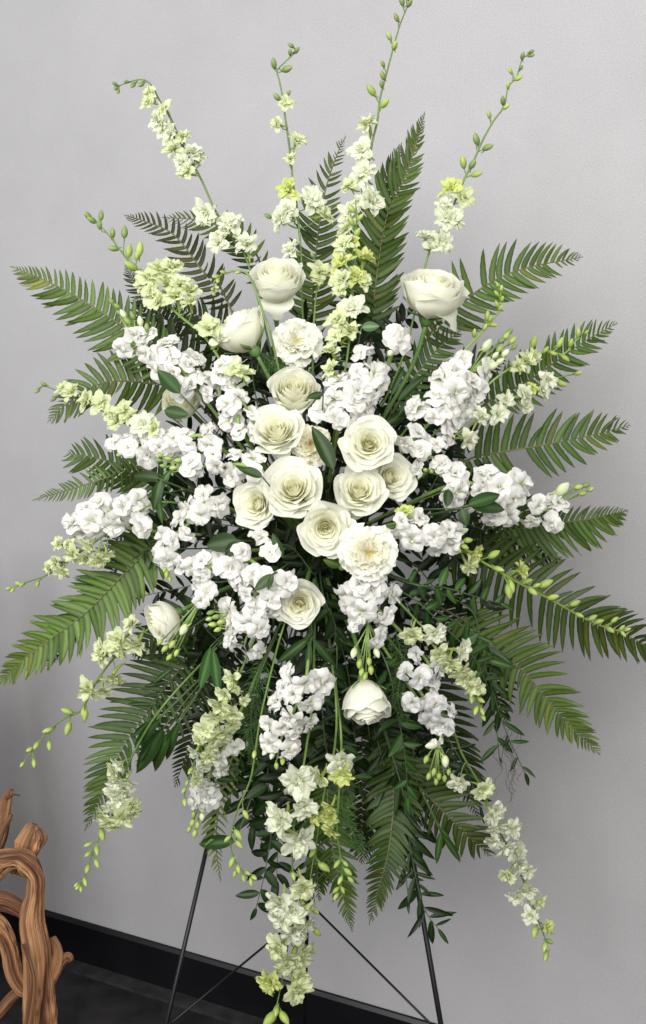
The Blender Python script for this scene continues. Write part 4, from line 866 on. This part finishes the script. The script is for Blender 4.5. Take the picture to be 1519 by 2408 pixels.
marks = [(650, 655, 'the highest left rose'), (1018, 682, 'the large upper right rose'), (697, 798, 'the upper carnation'), (835, 700, 'the yellow green upright larkspur'), (868, 1042, 'the golden hearted rose'), (690, 1148, 'the largest middle rose'),
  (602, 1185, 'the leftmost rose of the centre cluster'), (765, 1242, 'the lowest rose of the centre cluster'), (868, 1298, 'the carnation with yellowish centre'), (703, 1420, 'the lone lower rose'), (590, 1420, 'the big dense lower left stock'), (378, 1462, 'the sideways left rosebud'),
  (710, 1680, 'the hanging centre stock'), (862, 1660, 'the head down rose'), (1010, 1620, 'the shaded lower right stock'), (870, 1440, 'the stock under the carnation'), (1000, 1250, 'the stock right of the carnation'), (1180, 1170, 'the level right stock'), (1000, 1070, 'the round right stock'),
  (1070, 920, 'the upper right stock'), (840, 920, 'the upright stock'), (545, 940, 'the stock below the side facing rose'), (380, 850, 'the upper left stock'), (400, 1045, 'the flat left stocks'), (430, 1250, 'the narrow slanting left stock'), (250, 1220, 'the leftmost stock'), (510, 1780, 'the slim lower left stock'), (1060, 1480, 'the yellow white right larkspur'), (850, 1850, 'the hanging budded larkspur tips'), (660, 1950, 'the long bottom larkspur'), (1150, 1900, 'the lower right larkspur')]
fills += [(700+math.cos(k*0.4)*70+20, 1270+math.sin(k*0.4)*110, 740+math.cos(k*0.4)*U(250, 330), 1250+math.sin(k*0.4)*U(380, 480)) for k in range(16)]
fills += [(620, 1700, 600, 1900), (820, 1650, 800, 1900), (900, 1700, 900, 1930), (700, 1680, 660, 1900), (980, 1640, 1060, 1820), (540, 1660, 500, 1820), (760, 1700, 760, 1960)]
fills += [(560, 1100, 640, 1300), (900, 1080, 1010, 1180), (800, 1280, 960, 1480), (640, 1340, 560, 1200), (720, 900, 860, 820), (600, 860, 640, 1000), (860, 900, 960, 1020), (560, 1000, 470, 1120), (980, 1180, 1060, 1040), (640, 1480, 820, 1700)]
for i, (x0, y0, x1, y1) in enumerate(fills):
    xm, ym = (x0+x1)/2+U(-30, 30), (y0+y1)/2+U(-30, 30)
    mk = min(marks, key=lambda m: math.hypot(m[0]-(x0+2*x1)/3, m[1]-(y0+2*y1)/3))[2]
    branch('leafy branch tinted dark as shade, packed deep behind '+mk, [(x0, y0), (xm, ym), (x1, y1)], 70, 17, U(.11, .20), (.25, .28, .20), LEAF if i % 3 else NARR, group=GRP, spread=60, wob=.8)  # low tint paints the shadow between the flowers into these leaves
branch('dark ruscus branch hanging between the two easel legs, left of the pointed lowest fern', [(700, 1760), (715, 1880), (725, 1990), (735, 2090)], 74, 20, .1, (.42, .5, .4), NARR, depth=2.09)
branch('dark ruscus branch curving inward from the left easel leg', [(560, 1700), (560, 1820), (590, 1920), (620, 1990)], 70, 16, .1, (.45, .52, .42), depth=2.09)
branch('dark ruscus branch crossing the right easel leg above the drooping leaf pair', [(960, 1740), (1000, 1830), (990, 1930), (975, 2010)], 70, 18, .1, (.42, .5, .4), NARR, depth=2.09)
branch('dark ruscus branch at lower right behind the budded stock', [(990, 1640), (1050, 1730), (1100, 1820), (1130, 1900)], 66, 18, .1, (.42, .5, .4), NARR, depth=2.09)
# feathery asparagus sprigs
def feathery(label, path, off, group=None):
    P3 = [at(x, y, dome(x, y, off)) for x, y in path]; t = thing('asparagus_fern_sprig', label, 'greenery', P3[0], group)
    S, L = resample(cr(P3, 8), 40); g_ = Geo(); c = (0.07, 0.14, 0.04)
    g_.tube(S, 0.0008, 5, c); part('twig', g_.build('twig', M_STEM), t)
    nb = Geo()
    for i in range(2, 40):
        for s in (-1, 1):
            d = (S[min(39, i+1)]-S[i-1]).normalized(); sd = d.cross(NV).normalized()*s
            e = S[i]+(sd*U(.6, 1)+d*U(.3, .8)+NV*U(-.5, .5)).normalized()*0.022*(1-i/60)
            for k in range(4):
                a = S[i].lerp(e, .3+.2*k); b = a+(sd*U(-.5, 1)+d*U(0, 1)+NV*U(-.6, .6)).normalized()*0.010
                nb.tube([a, b], 0.0004, 3, c, False)
            nb.tube([S[i], e], 0.0004, 3, c, False)
    part('needles', nb.build('needles', M_LEAF), t, kind='stuff')
feathery('feathery asparagus fern tuft hanging left of the hanging centre stock', [(630, 1540), (600, 1620), (590, 1700), (600, 1790)], -.0)
feathery('feathery asparagus fern tuft beside the hanging pair of budded tips', [(810, 1820), (805, 1900), (830, 1960), (850, 2000)], .02)
feathery('feathery asparagus fern tuft right of the stock under the carnation', [(930, 1480), (945, 1560), (935, 1640), (950, 1690)], .02)
feathery('feathery asparagus fern tuft beside the side facing rose', [(610, 830), (640, 850), (690, 870), (720, 880)], .03)
# grey curly moss strands
p0 = at(1190, 1700, 2.02); mo = thing('curly_moss_strand', 'wispy grey curly strands hanging below the right ruscus branch', 'moss strand', p0)
for k in range(9):
    x, y = 1190+U(-12, 25), 1700+U(0, 30); a = U(0, 6); L = []
    for j in range(16):
        x += math.sin(a+j*.7*U(.8, 1.2))*10*U(.5, 1)+U(-2, 3); y += 11*U(.3, 1.4); L.append(at(x, y, 2.02+.02*math.sin(j+k)))
    part('strand', stem_mesh(L, 0.0006, 0.0004, (0.13, 0.12, 0.11), 4, k=3, name='strand'), mo)

# ------------------------------------------------------------------ driftwood
dw = thing('driftwood', 'twisted reddish tan driftwood standing on the floor at lower left', 'driftwood', at(80, 2407, 2.25))
def limb(path, r, d=2.25, name='branch', seed=0, red=0.0, seg=40, k=14, flute=0.22, col=None):
    P3 = [at(p[0], p[1], d+(p[2] if len(p) > 2 else 0)) for p in path]; S = cr(P3, k); m = len(S)
    rr = []
    for j in range(m):
        q = j/(m-1)*(len(r)-1); i = min(len(r)-2, int(q)); rr.append((r[i]+(r[i+1]-r[i])*(q-i))*d/F)
    def ridge(a, L):
        tw = a+L*1.1+noise.noise(Vector((L*2.5, seed, 0)))*1.2
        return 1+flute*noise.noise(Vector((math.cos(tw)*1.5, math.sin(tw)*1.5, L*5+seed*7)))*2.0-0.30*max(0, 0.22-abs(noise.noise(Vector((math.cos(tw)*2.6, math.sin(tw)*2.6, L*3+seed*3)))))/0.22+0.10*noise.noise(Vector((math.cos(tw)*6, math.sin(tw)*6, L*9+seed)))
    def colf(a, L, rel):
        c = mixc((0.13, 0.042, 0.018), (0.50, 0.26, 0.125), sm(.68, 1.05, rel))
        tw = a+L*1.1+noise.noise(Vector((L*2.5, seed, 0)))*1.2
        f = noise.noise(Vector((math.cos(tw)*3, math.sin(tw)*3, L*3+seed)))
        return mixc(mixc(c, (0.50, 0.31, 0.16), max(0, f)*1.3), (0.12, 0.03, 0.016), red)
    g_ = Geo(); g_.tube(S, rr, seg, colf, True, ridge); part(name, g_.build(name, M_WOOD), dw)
fl_y = 2900
limb([(110, fl_y), (95, 2600), (90, 2407), (90, 2310), (86, 2235), (74, 2160), (82, 2100), (84, 2062), (62, 2030), (35, 2018), (-30, 2030)], [52, 42, 35, 34, 33, 30, 23, 22, 27, 20, 22], seed=1, name='trunk', k=16)
limb([(40, 2050), (58, 2010), (68, 1980), (78, 1950), (82, 1938)], [22, 26, 32, 22, 8], seed=2, d=2.30)
limb([(84, 1985), (92, 1970), (90, 1950)], [14, 16, 9], seed=12, d=2.29)
limb([(105, 2310, 0), (128, 2270, .0), (134, 2235, .01), (122, 2205, .02)], [22, 19, 13, 10], seed=3, d=2.27)
limb([(118, 2290), (142, 2262), (160, 2248), (168, 2258)], [16, 14, 10, 7], seed=4, d=2.28)
limb([(-30, 2160), (0, 2185), (20, 2225), (34, 2290), (56, 2326), (76, 2320)], [26, 24, 20, 18, 15, 10], seed=5)
limb([(-30, 2075), (0, 2050), (25, 2030), (50, 2025)], [16, 15, 14, 14], seed=13)
limb([(-25, 2020), (0, 1960), (12, 1905), (20, 1870), (28, 1856)], [22, 18, 13, 10, 5], seed=6, d=2.30, red=.3)
limb([(-12, 2010), (4, 1960), (20, 1930), (28, 1915)], [8, 7, 6, 4], seed=7, d=2.22, flute=.1)
limb([(14, 1878), (30, 1868), (48, 1870)], [4, 3, 2], seed=8, d=2.29, seg=8)
limb([(-40, 2420), (0, 2380), (30, 2345), (60, 2325), (90, 2320)], [17, 15, 13, 12, 12], seed=9, red=.4, d=2.30)
limb([(-30, 2120), (10, 2118), (45, 2135), (70, 2160)], [26, 24, 20, 14], seed=10, red=.7, d=2.30)
limb([(64, 2430), (72, 2370), (78, 2310), (72, 2270), (55, 2220)], [9, 9, 8, 7, 6], seed=11, red=.2, d=2.20)
limb([(62, 2610), (64, 2430)], [14, 9], seed=15, red=.2, d=2.20)
for q_ in ((-330, 2.9, 70), (-420, 2.85, 60)):
    limb([(q_[0]+40, 2600), (q_[0], 2300), (q_[0]+30, 2000), (q_[0]-20, 1700), (q_[0]+20, 1480)], [q_[2]*.8, q_[2], q_[2]*1.1, q_[2], q_[2]*.5], seed=30+q_[0], d=q_[1], k=8)  # unseen limbs added past the left edge to shade the wall
limb([(-100, 2560), (-112, 2300), (-104, 2000), (-112, 1700), (-106, 1450), (-120, 1270)], [60, 62, 66, 62, 50, 20], seed=51, d=2.95, k=8)  # another added limb out of view, darkens the wall's left edge
limb([(-60, fl_y), (-80, 2500), (-60, 2200), (-90, 1950), (-130, 1700), (-110, 1450)], [50, 45, 40, 36, 30, 18], seed=14, d=2.35)  # taller unseen limb, added for its shadow on the left wall
print('objects', len(bpy.data.objects))
